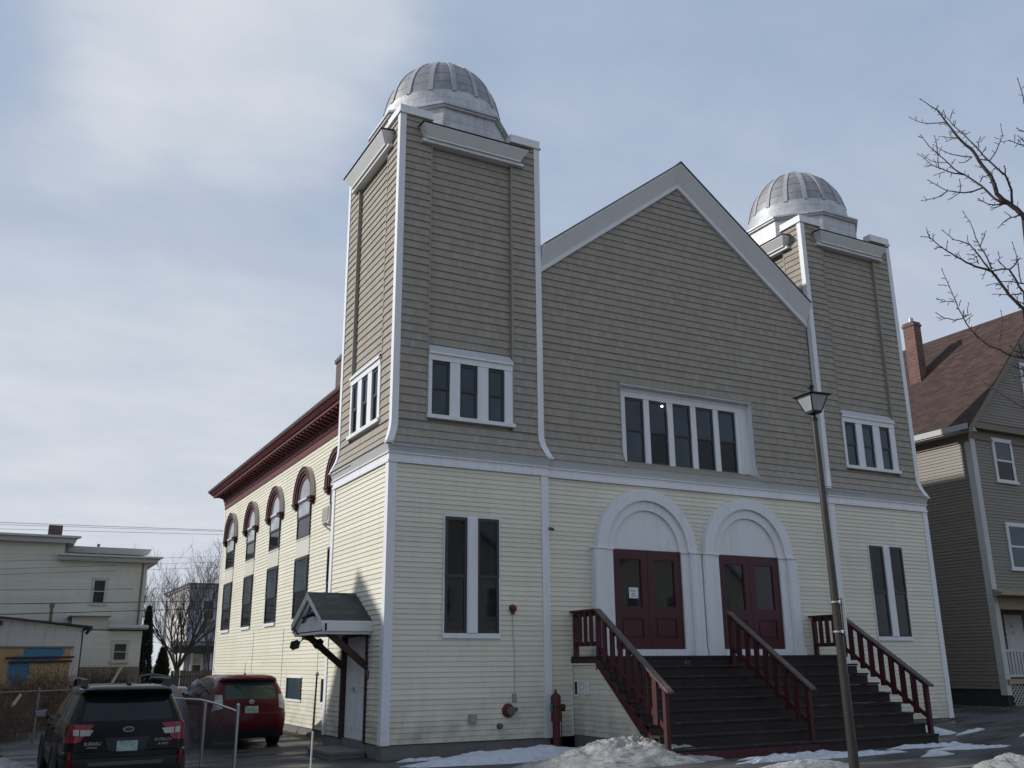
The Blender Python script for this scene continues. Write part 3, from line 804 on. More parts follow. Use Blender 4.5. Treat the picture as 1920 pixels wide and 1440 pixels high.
# ---- arched entrances
def entrance(g1, g2):
    c = (g1 + g2) / 2; T = CT; zs = 3.955
    mb = MB()
    def arch(r0, r1, n0, n1, mat):
        an = 28
        for i in range(an):
            a, b = math.pi * i / an, math.pi * (i + 1) / an
            q = lambda r, t, n: T(c + r * math.cos(t), n, zs + r * math.sin(t))
            mb.mesh([q(r0, a, n1), q(r1, a, n1), q(r1, b, n1), q(r0, b, n1), q(r0, a, n0), q(r1, a, n0), q(r1, b, n0), q(r0, b, n0)], [(0, 1, 2, 3), (1, 5, 6, 2), (0, 3, 7, 4)], mat)
        for t in (0, math.pi): mb.face([q(r0, t, n0), q(r1, t, n0), q(r1, t, n1), q(r0, t, n1)], mat)
    arch(1.135, 1.40, 0, .165, 'white_trim'); arch(.915, 1.135, 0, .10, 'white_trim')
    an = 28; mb.face([T(c + .93 * math.cos(math.pi * i / an), .045, zs + .93 * math.sin(math.pi * i / an)) for i in range(an + 1)], 'white_trim')
    en = mb.build('entrance_arch', church)
    # pilasters with imposts and plinths
    for s in (-1, 1):
        mb = MB(); a = c + s * .955; w = 1.51 - .955
        u = lambda p, q: tuple(sorted((c + s * p, c + s * q)))
        mb.tbox(T, *u(.965, 1.18), 0, .105, 1.60, zs - .035, 'white_trim'); mb.tbox(T, *u(1.18, 1.50), 0, .17, 1.60, zs - .035, 'white_trim')
        mb.tbox(T, *u(1.22, 1.46), .17, .182, 1.78, zs - .06, 'white_trim')
        mb.tbox(T, *u(.945, 1.20), 0, .13, zs - .035, zs, 'white_trim'); mb.tbox(T, *u(1.16, 1.53), 0, .20, zs - .034, zs + .001, 'white_trim')
        mb.tbox(T, *u(1.16, 1.535), 0, .195, 1.602, 1.76, 'white_trim')
        mb.build('pilaster', en)
    mb = MB(); mb.tbox(T, c - .965, c + .965, 0, .12, 1.603, 1.745, 'white_trim'); mb.build('threshold', en)
    # pair of doors
    door = bpy.data.objects.new('double_door', None); col.objects.link(door); door.parent = church
    for s in (-1, 1):
        mb = MB(); a, b = sorted((c + s * .004, c + s * .965)); zt, zb = 3.94, 1.755
        n1 = .055
        st = .155; inn, out = (a, b)
        ga, gb = (a + .20, b - .17) if s < 0 else (a + .17, b - .20)
        zg0, zg1 = 2.66, 3.74
        mb.tbox(T, a, ga, .0, n1, zb, zt, 'red_door'); mb.tbox(T, gb, b, .0, n1, zb, zt, 'red_door')
        mb.tbox(T, ga, gb, .0, n1, zg1, zt, 'red_door'); mb.tbox(T, ga, gb, .0, n1, 2.42, zg0, 'red_door')
        mb.tbox(T, ga, gb, .0, n1 - .022, 1.98, 2.42, 'red_door'); mb.tbox(T, ga, gb, .0, n1, zb, 1.98, 'red_door')
        mb.tbox(T, ga + .05, gb - .05, .0, n1 - .008, 2.03, 2.37, 'red_door')
        mb.face([T(ga, .022, zg0), T(gb, .022, zg0), T(gb, .022, zg1), T(ga, .022, zg1)], 'door_glass')
        for (p, q, r, t_) in ((ga, ga + .02, zg0, zg1), (gb - .02, gb, zg0, zg1), (ga, gb, zg0, zg0 + .02), (ga, gb, zg1 - .02, zg1)): mb.tbox(T, p, q, .0, n1 - .012, r, t_, 'red_door')
        leaf = mb.build('door_leaf', door)
    return c
c1 = entrance(5.41, 7.34); c2 = entrance(8.455, 10.39)

# ---- side door, its canopy and step
LT = frame((0, D), (0, -1), (-1, 0))
U = lambda y: D - y
mb = MB()
mb.tbox(LT, U(2.38) - .09, U(2.38), -.15, .055, -.02, 2.06, 'brown_wood'); mb.tbox(LT, U(.93), U(.93) + .05, -.15, .055, -.02, 2.30, 'brown_wood'); mb.tbox(LT, U(2.38), U(.93), -.15, .05, 2.02, 2.07, 'brown_wood')
mb.tbox(LT, U(2.38), U(.93), -.2, -.0, -.25, .005, 'concrete')
mb.tbox(LT, U(2.38), U(.93), -.2, -.19, 0, 2.1, 'dark_sash')
sd = mb.build('side_door', church)
for a, b in ((2.37, 1.655), (1.65, .935)):
    mb = MB(); u0, u1 = U(a), U(b); mb.tbox(LT, u0, u1, -.09, -.05, .01, 2.02, 'white_trim')
    for (p, q) in ((.08, .35), (.40, .67)):
        for z0, z1 in ((.18, .85), (.98, 1.30), (1.38, 1.90)):
            w = (u1 - u0) / .71
            mb.tbox(LT, u0 + p * w, u0 + q * w, -.05, -.044, z0, z1, 'white_trim'); mb.tbox(LT, u0 + p * w + .03, u0 + q * w - .03, -.044, -.036, z0 + .03, z1 - .03, 'white_trim')
    if a > 2: mb.tbox(LT, u1 - .10, u1 - .05, -.05, -.01, .92, 1.02, 'chrome'); mb.lathe((.01 - .02, 1.73, .99), [(.001, -.03), (.03, -.02), (.03, 0)], 'chrome', 10, 'x')
    mb.build('door_leaf', sd)
mb = MB()
cy0, zr, ze, hw, pr_ = 1.80, 2.93, 2.31, 1.12, 1.02       # ridge line, heights, half width, projection
for s in (-1, 1):
    th = .05
    a = [(-pr_ - .04, cy0, zr), (-.0, cy0, zr), (0, cy0 + s * hw, ze), (-pr_ - .04, cy0 + s * hw, ze)]
    Ls = math.hypot(hw, zr - ze)
    mb.mesh(a + [(x, y, z - th) for x, y, z in a], [(0, 1, 2, 3), (7, 6, 5, 4), (0, 3, 7, 4), (3, 2, 6, 7), (1, 0, 4, 5), (2, 1, 5, 6)], ['roof_green'] + ['white_trim'] * 5, [[(0, Ls), (pr_, Ls), (pr_, 0), (0, 0)]] + [None] * 5)
    # eave board along each side
    y_ = cy0 + s * hw
    mb.box(-pr_, -.0, min(y_, y_ - s * .05), max(y_, y_ - s * .05), ze - .20, ze - .052, 'grey_trim')
    mb.box(-pr_ + .03, -.0, min(y_ - s * .05, y_ - s * .12), max(y_ - s * .05, y_ - s * .12), ze - .26, ze - .08, 'grey_trim')
    # sloping face boards of the little gable
    for x0_, w_ in ((-pr_ - .035, .10), (-pr_ + .03, .20)):
        q = lambda t, d: (x0_, cy0 + s * hw * t, zr - th - d - (zr - ze) * t)
        q2 = lambda t, d: (x0_ + .04, cy0 + s * hw * t, zr - th - d - (zr - ze) * t)
        p = [q(0, 0), q(1, 0), q(1, w_ * .8), q(0, w_)]; p2 = [q2(0, 0), q2(1, 0), q2(1, w_ * .8), q2(0, w_)]
        mb.mesh(p + p2, [(0, 1, 2, 3), (4, 7, 6, 5), (0, 4, 5, 1), (3, 2, 6, 7), (1, 5, 6, 2)], 'grey_trim')
mb.box(-pr_ + .05, -pr_ + .09, cy0 - hw + .1, cy0 + hw - .1, ze - .25, ze + .0, 'grey_trim')
mb.mesh([(-pr_ + .12, cy0 - hw + .1, ze - .05), (-pr_ + .12, cy0 + hw - .1, ze - .05), (-pr_ + .12, cy0, zr - .08)], [(0, 1, 2)], 'grey_trim')
mb.box(-pr_ + .05, 0, cy0 - hw + .12, cy0 + hw - .12, ze - .2, ze - .18, 'belt_grey')
canopy = mb.build('door_canopy', church)
for y in (2.42, .90):
    mb = MB(); w = .045
    a, b = Vector((-.88, y, ze - .20)), Vector((-.03, y, 1.43)); d = (b - a).normalized(); p = d.cross(Vector((0, 1, 0))) * .062
    v = [a + p, a - p, b - p, b + p]
    mb.mesh([(*(q + Vector((0, -w, 0))),) for q in v] + [(*(q + Vector((0, w, 0))),) for q in v], [(0, 1, 2, 3), (7, 6, 5, 4), (0, 4, 5, 1), (1, 5, 6, 2), (2, 6, 7, 3), (3, 7, 4, 0)], 'brown_wood')
    mb.build('brace', canopy)

# ------------------------------------------------------------------ ground
def gz(x, y):
    z = -.27
    if x < 0: z += .022 * max(x, -9)
    if x > 12: z += min(.40, .05 * (x - 12))
    if y < -6: z -= min(.25, .03 * (-6 - y))
    return z
def sheet(name, xs, ys, mat, dz=0.0, mask=None, rough=0.0, k='structure'):
    v = []; f = []
    for j, y in enumerate(ys):
        for i, x in enumerate(xs):
            v.append((x, y, gz(x, y) + dz + (random.uniform(-rough, rough) if rough else 0)))
    n = len(xs)
    for j in range(len(ys) - 1):
        for i in range(n - 1): f.append((j * n + i, j * n + i + 1, (j + 1) * n + i + 1, (j + 1) * n + i))
    mb = MB(); mb.mesh(v, f, mat)
    return kind(mb.build(name, None, smooth=60), k)
def rng(a, b, s):
    n = max(1, int(round((b - a) / s))); return [a + (b - a) * i / n for i in range(n + 1)]
big = [-2500, -800, -300, -120, -60]
sheet('ground', big + rng(-40, 40, 1.0) + [60, 120, 300, 800, 2500], big + rng(-40, 70, 1.0) + [120, 300, 800, 2500], 'dead_lawn')
sheet('parking_lot', rng(-7.3, .25, .5), rng(-4.2, 24, .6), 'asphalt', .006)
sheet('pavement', rng(-7.3, 30, .7), rng(-6.8, -.02, .5), 'walk', .011)
sheet('side_path', rng(16.3, 19.4, .5), rng(-.02, 20, .8), 'walk', .009)
sheet('road', rng(-60, 60, 1.5), rng(-17.0, -6.8, .7), 'road_asphalt', .004)
mb = MB()
for x in rng(-60, 60, 1.5)[:-1]:
    if -7.3 < x < -1: continue
    z = gz(x, -6.8); mb.box(x + .005, x + 1.495, -6.95, -6.8, z - .1, z + .11, 'concrete')
kind(mb.build('kerb'))

# snow ---------------------------------------------------------------
from mathutils import noise as mn
def mound(name, label, cx, cy, rx, ry, h, mat='snow_dirty', rot=0, seed=0, lump=.28, cat='snow pile', group=None, n=46, sharp=1.0, k=None, seg=64):
    mb = MB(); v = []; f = []; ca, sa = math.cos(rot), math.sin(rot)
    n1 = n
    for i in range(n1 + 1):
        r = i / n1
        for kx in range(seg):
            a = 2 * math.pi * kx / seg
            e = 1 + .22 * mn.noise((math.cos(a) * 1.6 + seed, math.sin(a) * 1.6, seed * 3.1)) + .10 * mn.noise((math.cos(a) * 6 + seed, math.sin(a) * 6, 5.1))
            px, py = r * e * rx * math.cos(a), r * e * ry * math.sin(a)
            x, y = cx + px * ca - py * sa, cy + px * sa + py * ca
            prof = max(0, 1 - r ** 1.7) ** sharp
            q = Vector((x * 1.4 + seed, y * 1.4, seed))
            ridg = mn.noise(q) * .6 + mn.noise(q * 2.7) * .38 + mn.noise(q * 6.3) * .24 + mn.noise(q * 14) * .14
            z = gz(x, y) - .012 + h * prof * (1 + lump * 1.7 * ridg) + .05 * h * mn.noise(q * 26) * (1 if r < .97 else 0)
            v.append((x, y, max(z, gz(x, y) - .02)))
    for i in range(n1):
        for kx in range(seg): f.append((i * seg + kx, i * seg + (kx + 1) % seg, (i + 1) * seg + (kx + 1) % seg, (i + 1) * seg + kx))
    mb.mesh(v, f, mat)
    o = mb.build(name, None, smooth=70)
    if k: kind(o, k)
    else: tag(o, label, cat, group)
    return o
mound('snow_bank', 'biggest lumpy grey snow bank, in front of the left end of the red stairs', 3.95, -2.75, 2.55, .92, .37, rot=R(4), seed=3, n=70, seg=110, lump=.34)
mound('snow_bank', 'low tapering snow bank under the red standpipe at the foot of the left tower', 2.6, -1.15, 2.5, .75, .22, rot=R(4), seed=9, n=50, seg=90, mat='snow_clean')
mound('snow_bank', 'low dirty snow mound by the street lamp base, at the bottom edge', 5.2, -5.45, 1.4, .55, .20, rot=R(8), seed=14, n=50, seg=80)
mound('snow_bank', 'dirty snow mound at the kerb in the bottom right corner', 8.35, -7.05, 1.5, .6, .25, rot=R(10), seed=17, n=50, seg=80)
mound('snow_bank', 'smooth white snow heap at the right tower base beyond the stairs', 12.75, -1.25, 1.25, .7, .24, 'snow_clean', R(-25), 21)
mound('snow_bank', 'old snow heap by the black car in the bottom left corner', -6.35, 1.6, .75, 2.0, .36, 'snow_dirty', R(8), 25)
mound('snow_bank', 'grubby snow heap in front of the right house lattice', 20.9, .2, 1.2, .5, .25, 'snow_dirty', 0, 29)
mb = MB()
def patch(cx, cy, rx, ry, rot, seed, mat, h=.045):
    n, seg = 16, 180; v = []; f = []; ca, sa = math.cos(rot), math.sin(rot)
    for i in range(n + 1):
        r = i / n
        for k in range(seg):
            a = 2 * math.pi * k / seg
            e = 1 + .30 * mn.noise((math.cos(a) * 2 + seed, math.sin(a) * 2, 0)) + .16 * mn.noise((math.cos(a) * 6 + seed, math.sin(a) * 6, 1.3)) + .10 * mn.noise((math.cos(a) * 19 + seed, math.sin(a) * 19, 2.3)) + .08 * mn.noise((a * 14, seed, 7.7))
            px, py = r * e * rx * math.cos(a), r * e * ry * math.sin(a)
            x, y = cx + px * ca - py * sa, cy + px * sa + py * ca
            z = gz(x, y) + .014 + h * max(0, 1 - r ** 3) * (1 + .9 * mn.noise((x * 3, y * 3, seed)) + .5 * mn.noise((x * 9, y * 9, seed)))
            v.append((x, y, max(z, gz(x, y) + .013 if r < 1 else gz(x, y))))
    for i in range(n):
        for k in range(seg): f.append((i * seg + k, i * seg + (k + 1) % seg, (i + 1) * seg + (k + 1) % seg, (i + 1) * seg + k))
    mb.mesh(v, f, mat)
for a in ((6.9, -3.60, 1.3, .13, .02, 2), (7.9, -4.10, 1.4, .15, .05, 5), (10.7, -3.58, 1.1, .13, .0, 8), (11.0, -4.25, 1.0, .16, -.1, 11), (6.2, -4.0, 1.0, .12, .1, 13), (9.3, -4.9, .5, .07, .1, 15),
          (13.8, -2.2, .7, .07, .2, 17), (1.0, -1.5, .8, .08, .1, 23), (0.6, -.55, .5, .05, .05, 27), (14.4, -3.4, .8, .06, .2, 31)):
    patch(*a, 'snow_clean', .06)
kind(mb.build('snow_patches', None, smooth=70), 'stuff')

# ------------------------------------------------------------------ front stairs
stairs = root('entrance_stairs', 'wide dark wooden front stairs with three red railings, up to the arched doors', 'stairs', (7.9, -1.5, -.27))
SO = (7.9, -1.5, -.27)
SX0, SX1, ZL = 4.30, 11.46, 1.60
NR = 9; rise = (ZL + .25) / NR; tread = .29
mb = MB(); mb.box(SX0, SX1, -.90, .095, ZL - .045, ZL, 'step_wood')
mb.box(SX0 + .02, SX1 - .02, -.87, -.84, ZL - .3, ZL - .045, 'step_wood'); mb.build('landing', stairs, SO)
for k in range(1, NR):
    mb = MB(); z = ZL - k * rise; y = -.90 - k * tread
    for j in range(2):      # each tread is two planks
        x = SX0
        brk = [SX0, 5.9 + .3 * random.random(), 7.7 + .2 * random.random(), 9.6 + .3 * random.random(), SX1]
        for a, b in zip(brk[:-1], brk[1:]):
            dz = random.uniform(-.004, .004)
            if j == 0: mb.box(a + .006, b - .006, y - .003, y + .014, z - .012 + dz, z + .002 + dz, 'worn_edge')
            mb.box(a + .004, b - .004, y + j * .15 + (.004 if j else 0), y + .15 + j * .15 + (0 if j == 0 else .02), z - .042 + dz, z + dz, 'step_wood')
    mb.box(SX0 + .02, SX1 - .02, y + tread + .025, y + tread + .05, z, z + rise - .046, 'step_wood')
    mb.build('tread', stairs, SO)
mb = MB(); y = -.9 - (NR - 1) * tread
mb.box(SX0 + .02, SX1 - .02, y + .025, y + .05, -.33, ZL - 8 * rise - .046, 'step_wood'); mb.box(SX0 - .03, 7.95, y + .0, y + .024, -.34, ZL - 8 * rise - .06, 'red_wood')
mb.build('bottom_board', stairs, SO)
LS = frame((SX0, 0), (0, -1), (-1, 0))      # u = distance out from the wall
mb = MB()
# sided cheek below the string
slz = lambda u: 1.44 - .832 * max(0, u - .86)
mb2 = MB()
cheek = lambda z: .86 + (1.44 - z) / .832 if z < 1.44 else .86
lap(mb2, LS, .03, 1.44, -.09, cheek, 'cream_siding', .1016, .012, lambda z: -.025)
mb2.box(SX0 + .03, SX0 + .06, -2.5, .09, -.3, .02, 'concrete'); mb2.build('siding_panel', stairs, SO)
mb.prism([(-.09, ZL - .05), (.88, ZL - .05), (3.18, -.22), (3.20, -.30), (2.92, -.30), (.86, 1.44), (-.09, 1.44)], (lambda u, z: LS(u, -.035, z), lambda u, z: LS(u, .012, z)), 'red_wood')
mb.build('stringer', stairs, SO)
mb = MB(); mb.prism([(.80, ZL - .26), (.88, ZL - .26), (3.15, -.30), (2.6, -.30)], (lambda u, z: LS(u, -7.12, z), lambda u, z: LS(u, -7.08, z)), 'step_wood'); mb.build('stringer', stairs, SO)
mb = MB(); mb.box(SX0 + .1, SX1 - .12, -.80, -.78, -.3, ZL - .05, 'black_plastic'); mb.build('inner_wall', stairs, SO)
mb = MB(); mb.tbox(LS, -.09, .87, .013, .02, 1.425, 1.455, 'white_trim'); mb.tbox(LS, -.10, -.06, -.005, .012, .03, 1.43, 'white_trim'); mb.build('edge_trim', stairs, SO)
def hrail(y): return 2.52 - .683 * max(0, -y - .92)
def railing(x, landing):
    rl = bpy.data.objects.new('railing', None); col.objects.link(rl); rl.parent = stairs
    h = .045
    yb = -3.10
    # posts
    posts = [(-.92, ZL - (.2 if not landing else 0)), (yb, -.06)] + ([(-.02, ZL)] if landing else [])
    for (py, z0) in posts:
        mb = MB(); mb.box(x - h, x + h, py - h, py + h, z0 - (.0 if py != yb else .1), hrail(py) - .03, 'red_wood'); mb.build('post', rl, SO)
    # sloping handrail: flat weathered cap over a red subrail
    def bar(y0, y1, dz0, dz1, w, mat, mb):
        v = []
        for yy in (y0, y1):
            for dz in (dz0, dz1):
                for xx in (x - w, x + w): v.append((xx, yy, hrail(yy) + dz))
        mb.mesh(v, [(0, 1, 3, 2), (4, 6, 7, 5), (0, 4, 5, 1), (2, 3, 7, 6), (0, 2, 6, 4), (1, 5, 7, 3)], mat)
    mb = MB(); bar(-.90, -3.26, -.01, .03, .075, 'weather_wood', mb)
    if landing: mb.box(x - .075, x + .075, -.90, .09, 2.512, 2.552, 'red_wood')
    mb.build('handrail', rl, SO)
    mb = MB(); bar(-.96, yb + .05, -.11, -.01, .02, 'red_wood', mb)
    if landing: mb.box(x - .02, x + .02, -.9, .0, 2.41, 2.51, 'red_wood')
    mb.build('sub_rail', rl, SO)
    mb = MB(); bar(-.96, yb + .05, -.80, -.70, .02, 'red_wood', mb)
    if landing: mb.box(x - .02, x + .02, -.9, .0, 1.80, 1.89, 'red_wood')
    mb.build('bottom_rail', rl, SO)
    nb = 7
    for k in range(nb):
        yy = -.92 + (yb + .92) * (k + 1) / (nb + 1)
        mb = MB(); mb.box(x - .056, x - .02, yy - .068, yy + .068, hrail(yy) - .86, hrail(yy) - .02, 'red_wood'); mb.build('baluster', rl, SO)
    if landing:
        for yy in (-.26, -.47, -.69):
            mb = MB(); mb.box(x - .05, x - .02, yy - .058, yy + .058, 1.80, 2.50, 'red_wood'); mb.build('baluster', rl, SO)
railing(SX0 + .06, True); railing(7.9, False); railing(SX1 - .10, True)
def text_mesh(s, size, name, mat, loc, rot, parent=None, origin=(0, 0, 0), ext=.004, shear=0, sx=1):
    cu = bpy.data.curves.new('t', 'FONT'); cu.body = s; cu.size = size; cu.extrude = ext; cu.align_x = 'CENTER'; cu.align_y = 'CENTER'; cu.shear = shear
    to = bpy.data.objects.new('t', cu); col.objects.link(to)
    dg = bpy.context.evaluated_depsgraph_get(); me = bpy.data.meshes.new_from_object(to.evaluated_get(dg))
    bpy.data.objects.remove(to); bpy.data.curves.remove(cu)
    M = Matrix.Translation(Vector(loc) - Vector(origin)) @ Matrix.Rotation(rot[2], 4, 'Z') @ Matrix.Rotation(rot[0], 4, 'X') @ Matrix.Scale(sx, 4, (1, 0, 0))
    me.transform(M); me.name = name; me.materials.clear(); me.materials.append(MATS[mat])
    o = bpy.data.objects.new(name, me); col.objects.link(o); o.parent = parent
    return o
text_mesh('93', .17, 'house_number', 'plug_grey', (6.65, -.876, ZL - .16), (R(90), 0, 0), stairs, SO)

# ------------------------------------------------------------------ small fittings on the church
def fit(name, label, cat, mb, origin, smooth=35):
    r = mb.build(name, None, origin, smooth); r.location = origin
    return tag(r, label, cat)
mb = MB(); c = (2.82, -.005, 2.57); mb.lathe(c, [(.001, -.11), (.04, -.105), (.07, -.075), (.084, -.03), (.084, -.015), (.04, -.01), (.04, 0)], 'bell_red', 22, 'y'); mb.box(c[0] - .035, c[0] + .035, -.05, -.0, c[2] - .12, c[2] - .06, 'bell_red')
fit('alarm_bell', 'round red alarm bell on the left tower siding, right of the tall window', 'bell', mb, c)
mb = MB(); mb.tube([(2.82, -.02, 2.42), (2.83, -.02, 2.1), (2.86, -.02, 1.7), (2.86, -.02, 1.2), (2.845, -.02, .86)], .009, 'belt_grey', 6); mb.box(2.80, 2.88, -.06, 0, .72, .87, 'grey_plastic')
fit('conduit', 'thin grey conduit running down from the round red bell', 'conduit', mb, (2.84, 0, .8))
mb = MB(); c = (2.70, -.005, .55); mb.lathe(c, [(.001, -.05), (.11, -.05), (.135, -.03), (.14, -.01), (.14, 0)], 'bell_red', 24, 'y'); mb.lathe((c[0] + .015, c[1], c[2] - .01), [(.001, -.16), (.07, -.155), (.085, -.14), (.085, -.05)], 'plug_grey', 16, 'y')
mb.lathe((c[0] + .13, c[1], c[2] + .02), [(.001, -.12), (.045, -.12), (.045, -.02)], 'plug_grey', 12, 'y')
fit('hose_connection', 'round red fire hose connection with dark caps, low on the left tower', 'hose connection', mb, c)
mb = MB(); c = (2.50, -.005, .26); mb.lathe(c, [(.001, -.10), (.045, -.10), (.05, -.08), (.05, -.03), (.06, -.025), (.06, 0)], 'plug_grey', 14, 'y')
fit('stub_pipe', 'small dark capped pipe sticking out below the red hose connection', 'pipe', mb, c)
mb = MB(); c = (1.89, 0, .42); mb.box(1.81, 1.97, -.07, 0, .33, .50, 'grey_plastic'); mb.box(1.83, 1.95, -.08, -.07, .35, .48, 'grey_plastic')
fit('outlet_box', 'small beige outlet box on the cream siding left of the hose connection', 'box', mb, c)
mb = MB(); c = (3.78, .02, 4.28); mb.box(3.72, 3.75, -.04, .02, 4.27, 4.32, 'plug_grey'); mb.tube([(3.74, -.03, 4.30), (3.80, -.08, 4.275)], [.03, .035], 'plug_grey', 12); mb.tube([(3.797, -.078, 4.276), (3.82, -.1, 4.266)], [.028, .025], 'black_plastic', 12)
fit('security_camera', 'small grey camera on the tower corner left of the arched doors', 'camera', mb, c)
# utility plates on the stair cheek
mb = MB(); mb.tbox(LS, .02, .16, -.01, .014, .80, 1.12, 'white_trim'); mb.tbox(LS, .045, .135, .014, .019, .835, 1.085, 'black_plastic')
fit('vent_plate', 'narrow white-framed dark vent on the stair side, left of the blank plate', 'vent', mb, (SX0, -.1, .95))
mb = MB(); mb.tbox(LS, .42, .58, -.01, .02, .83, 1.10, 'white_trim'); mb.tbox(LS, .44, .56, .02, .03, .84, .90, 'grey_trim'); mb.tbox(LS, .44, .56, .02, .03, 1.02, 1.08, 'white_trim')
fit('cover_plate', 'blank white cover plate on the cream stair side', 'plate', mb, (SX0, -.5, .95))
# notice taped inside the left door
mb = MB(); T = CT; mb.tbox(T, 5.86, 6.11, .0245, .027, 2.86, 3.10, 'white_paper')
for z, a, b in ((3.065, 5.88, 6.0), (3.035, 5.88, 6.06), (3.01, 5.88, 6.05), (2.965, 5.93, 6.05), (2.945, 5.94, 6.02), (2.92, 5.9, 6.07), (2.895, 5.9, 6.07)): mb.tbox(T, a, b, .0272, .0276, z - .004, z + .004, 'ink')
mb.tbox(T, 5.94, 5.96, .0272, .0277, 2.955, 2.985, 'ink')
fit('paper_notice', 'small white paper notice in the left pane of the left double door', 'notice', mb, (5.98, .08, 2.98), None)
# lamps seen in two panes
for (x, y, z, r, lb) in ((1.19, .115, 7.56, .035, 'lit bulb showing in the left pane of the left tower triple window'), (7.35, .435, 7.62, .026, 'lit bulb showing in the second pane of the five-pane window')):
    mb = MB(); mb.lathe((x, y, z), [(.001, -r), (r * .7, -r * .7), (r, 0), (r * .7, r * .7), (.001, r)], 'bulb_glow', 14)
    fit('light_bulb', lb, 'light bulb', mb, (x, y, z))
# window air conditioner on its bracket
ac = root('air_conditioner', 'white window air conditioner on a bracket behind the left tower', 'air conditioner', (.6, 5.6, 4.8)); AO = (.6, 5.6, 4.8); ACF = lambda mb: setattr(mb, 'v', [(x + .52, y * 1.2 + .47, z * 1.02 + .16) for x, y, z in mb.v]) or mb
mb = MB(); mb.box(-.14, .26, 3.98, 4.50, 4.70, 5.12, 'ac_white'); ACF(mb).build('case', ac, AO)
mb = MB(); mb.box(-.15, -.141, 4.03, 4.45, 4.74, 5.08, 'louver')
for k in range(9): mb.box(-.16, -.151, 4.03, 4.45, 4.745 + k * .038, 4.76 + k * .038, 'ac_white')
mb.box(-.08, .16, 3.965, 3.979, 4.75, 5.06, 'louver'); ACF(mb).build('grille', ac, AO)
mb = MB(); mb.box(-.14, .27, 4.05, 4.09, 4.65, 4.695, 'white_trim'); mb.box(-.14, .27, 4.4, 4.44, 4.65, 4.695, 'white_trim'); mb.tube([(-.08, 4.07, 4.65), (.26, 4.07, 4.4)], .02, 'white_trim', 6); mb.tube([(-.08, 4.42, 4.65), (.26, 4.42, 4.4)], .02, 'white_trim', 6); ACF(mb).build('bracket', ac, AO)
# floodlights under the canopy
fl = root('flood_light', 'twin black floodlight hanging under the side door canopy', 'floodlight', (-.9, 2.4, 2.0)); FO = (-.9, 2.4, 2.0)
mb = MB(); mb.lathe((-.88, 2.50, 2.03), [(.001, .05), (.05, .05), (.05, -.03), (.03, -.05), (.001, -.05)], 'grey_plastic', 12); mb.tube([(-1.05, 2.75, 2.24), (-.98, 2.62, 2.1), (-.9, 2.52, 2.05)], .012, 'wire', 6); mb.build('junction', fl, FO)
for (x, y, z, dx, dy) in ((-1.02, 2.66, 1.88, -.05, .05), (-.62, 2.30, 1.90, .05, -.06)):
    mb = MB(); M = Matrix.Rotation(R(38), 4, 'X') @ Matrix.Rotation(R(25), 4, 'Z')
    mb.box(-.085, .085, -.055, .055, -.075, .075, 'black_plastic'); mb.v = [tuple(M @ Vector(p) + Vector((x, y, z))) for p in mb.v]
    mb.tube([(-.88, 2.50, 2.0), (x, y, z)], .012, 'black_plastic', 6); mb.build('lamp_head', fl, FO)
mb = MB(); mb.tube([(-.92, 1.55, 2.50), (-1.07, 1.68, 2.44)], [.05, .05], 'black_plastic', 10); mb.tube([(-1.04, 1.66, 2.45), (-1.15, 1.76, 2.405)], [.045, .045], 'plug_grey', 10); mb.box(-.97, -.88, 1.5, 1.6, 2.42, 2.58, 'black_plastic')
fit('security_camera', 'dark bullet camera in the gable of the side door canopy', 'camera', mb, (-1.1, 1.6, 2.45))
mb = MB(); mb.box(-.075, -.005, .78, .86, 1.22, 1.36, 'plug_grey'); mb.box(-.085, -.075, .79, .85, 1.24, 1.34, 'black_plastic')
fit('keypad', 'small dark keypad box right of the white side door', 'keypad', mb, (-.04, .82, 1.3))
mb = MB(); mb.box(-.74, -.03, .82, 2.30, -.42, -.20, 'concrete'); mb.box(-.76, -.03, .80, 2.32, -.20, -.15, 'concrete')
fit('door_step', 'low concrete step below the white side door', 'step', mb, (-.5, 1.4, -.2), None)

# ------------------------------------------------------------------ standpipe
hy = root('standpipe', 'dark red standpipe hydrant in the snow at the left tower corner', 'hydrant', (3.66, -.30, -.33)); hy.scale = (.80, .80, .985); HO = (0, 0, 0)
mb = MB(); mb.lathe((0, 0, 0), [(.115, -.15), (.115, .06), (.10, .07), (.098, .62), (.098, .66)], 'hydrant_red', 22); mb.build('post', hy, HO, 35)
mb = MB(); mb.lathe((0, 0, 0), [(.10, .655), (.13, .66), (.13, .92), (.118, .93), (.118, .945), (.132, .955), (.132, 1.14), (.125, 1.16), (.09, 1.20), (.055, 1.22), (.05, 1.225)], 'hydrant_red', 22); mb.build('head', hy, HO, 30)
mb = MB(); mb.lathe((0, 0, 0), [(.035, 1.22), (.035, 1.27), (.022, 1.28), (.022, 1.30)], 'hydrant_red', 6); mb.build('nut', hy, HO, 20)
mb = MB(); mb.lathe((0, 0, .93), [(.05, .12), (.05, .17), (.07, .172), (.075, .25), (.06, .26), (.001, .262)], 'hydrant_red', 12, 'x'); mb.build('nozzle', hy, HO, 30)
mb = MB(); mb.tube([(.14, -.02, .9), (.155, -.02, .75), (.15, -.01, .4), (.15, -.02, -.05)], .012, 'black_plastic', 6); mb.build('chain', hy, HO)
mb = MB(); mb.box(-.19, -.13, -.06, -.02, .86, 1.0, 'green_tag'); mb.build('tag', hy, HO)

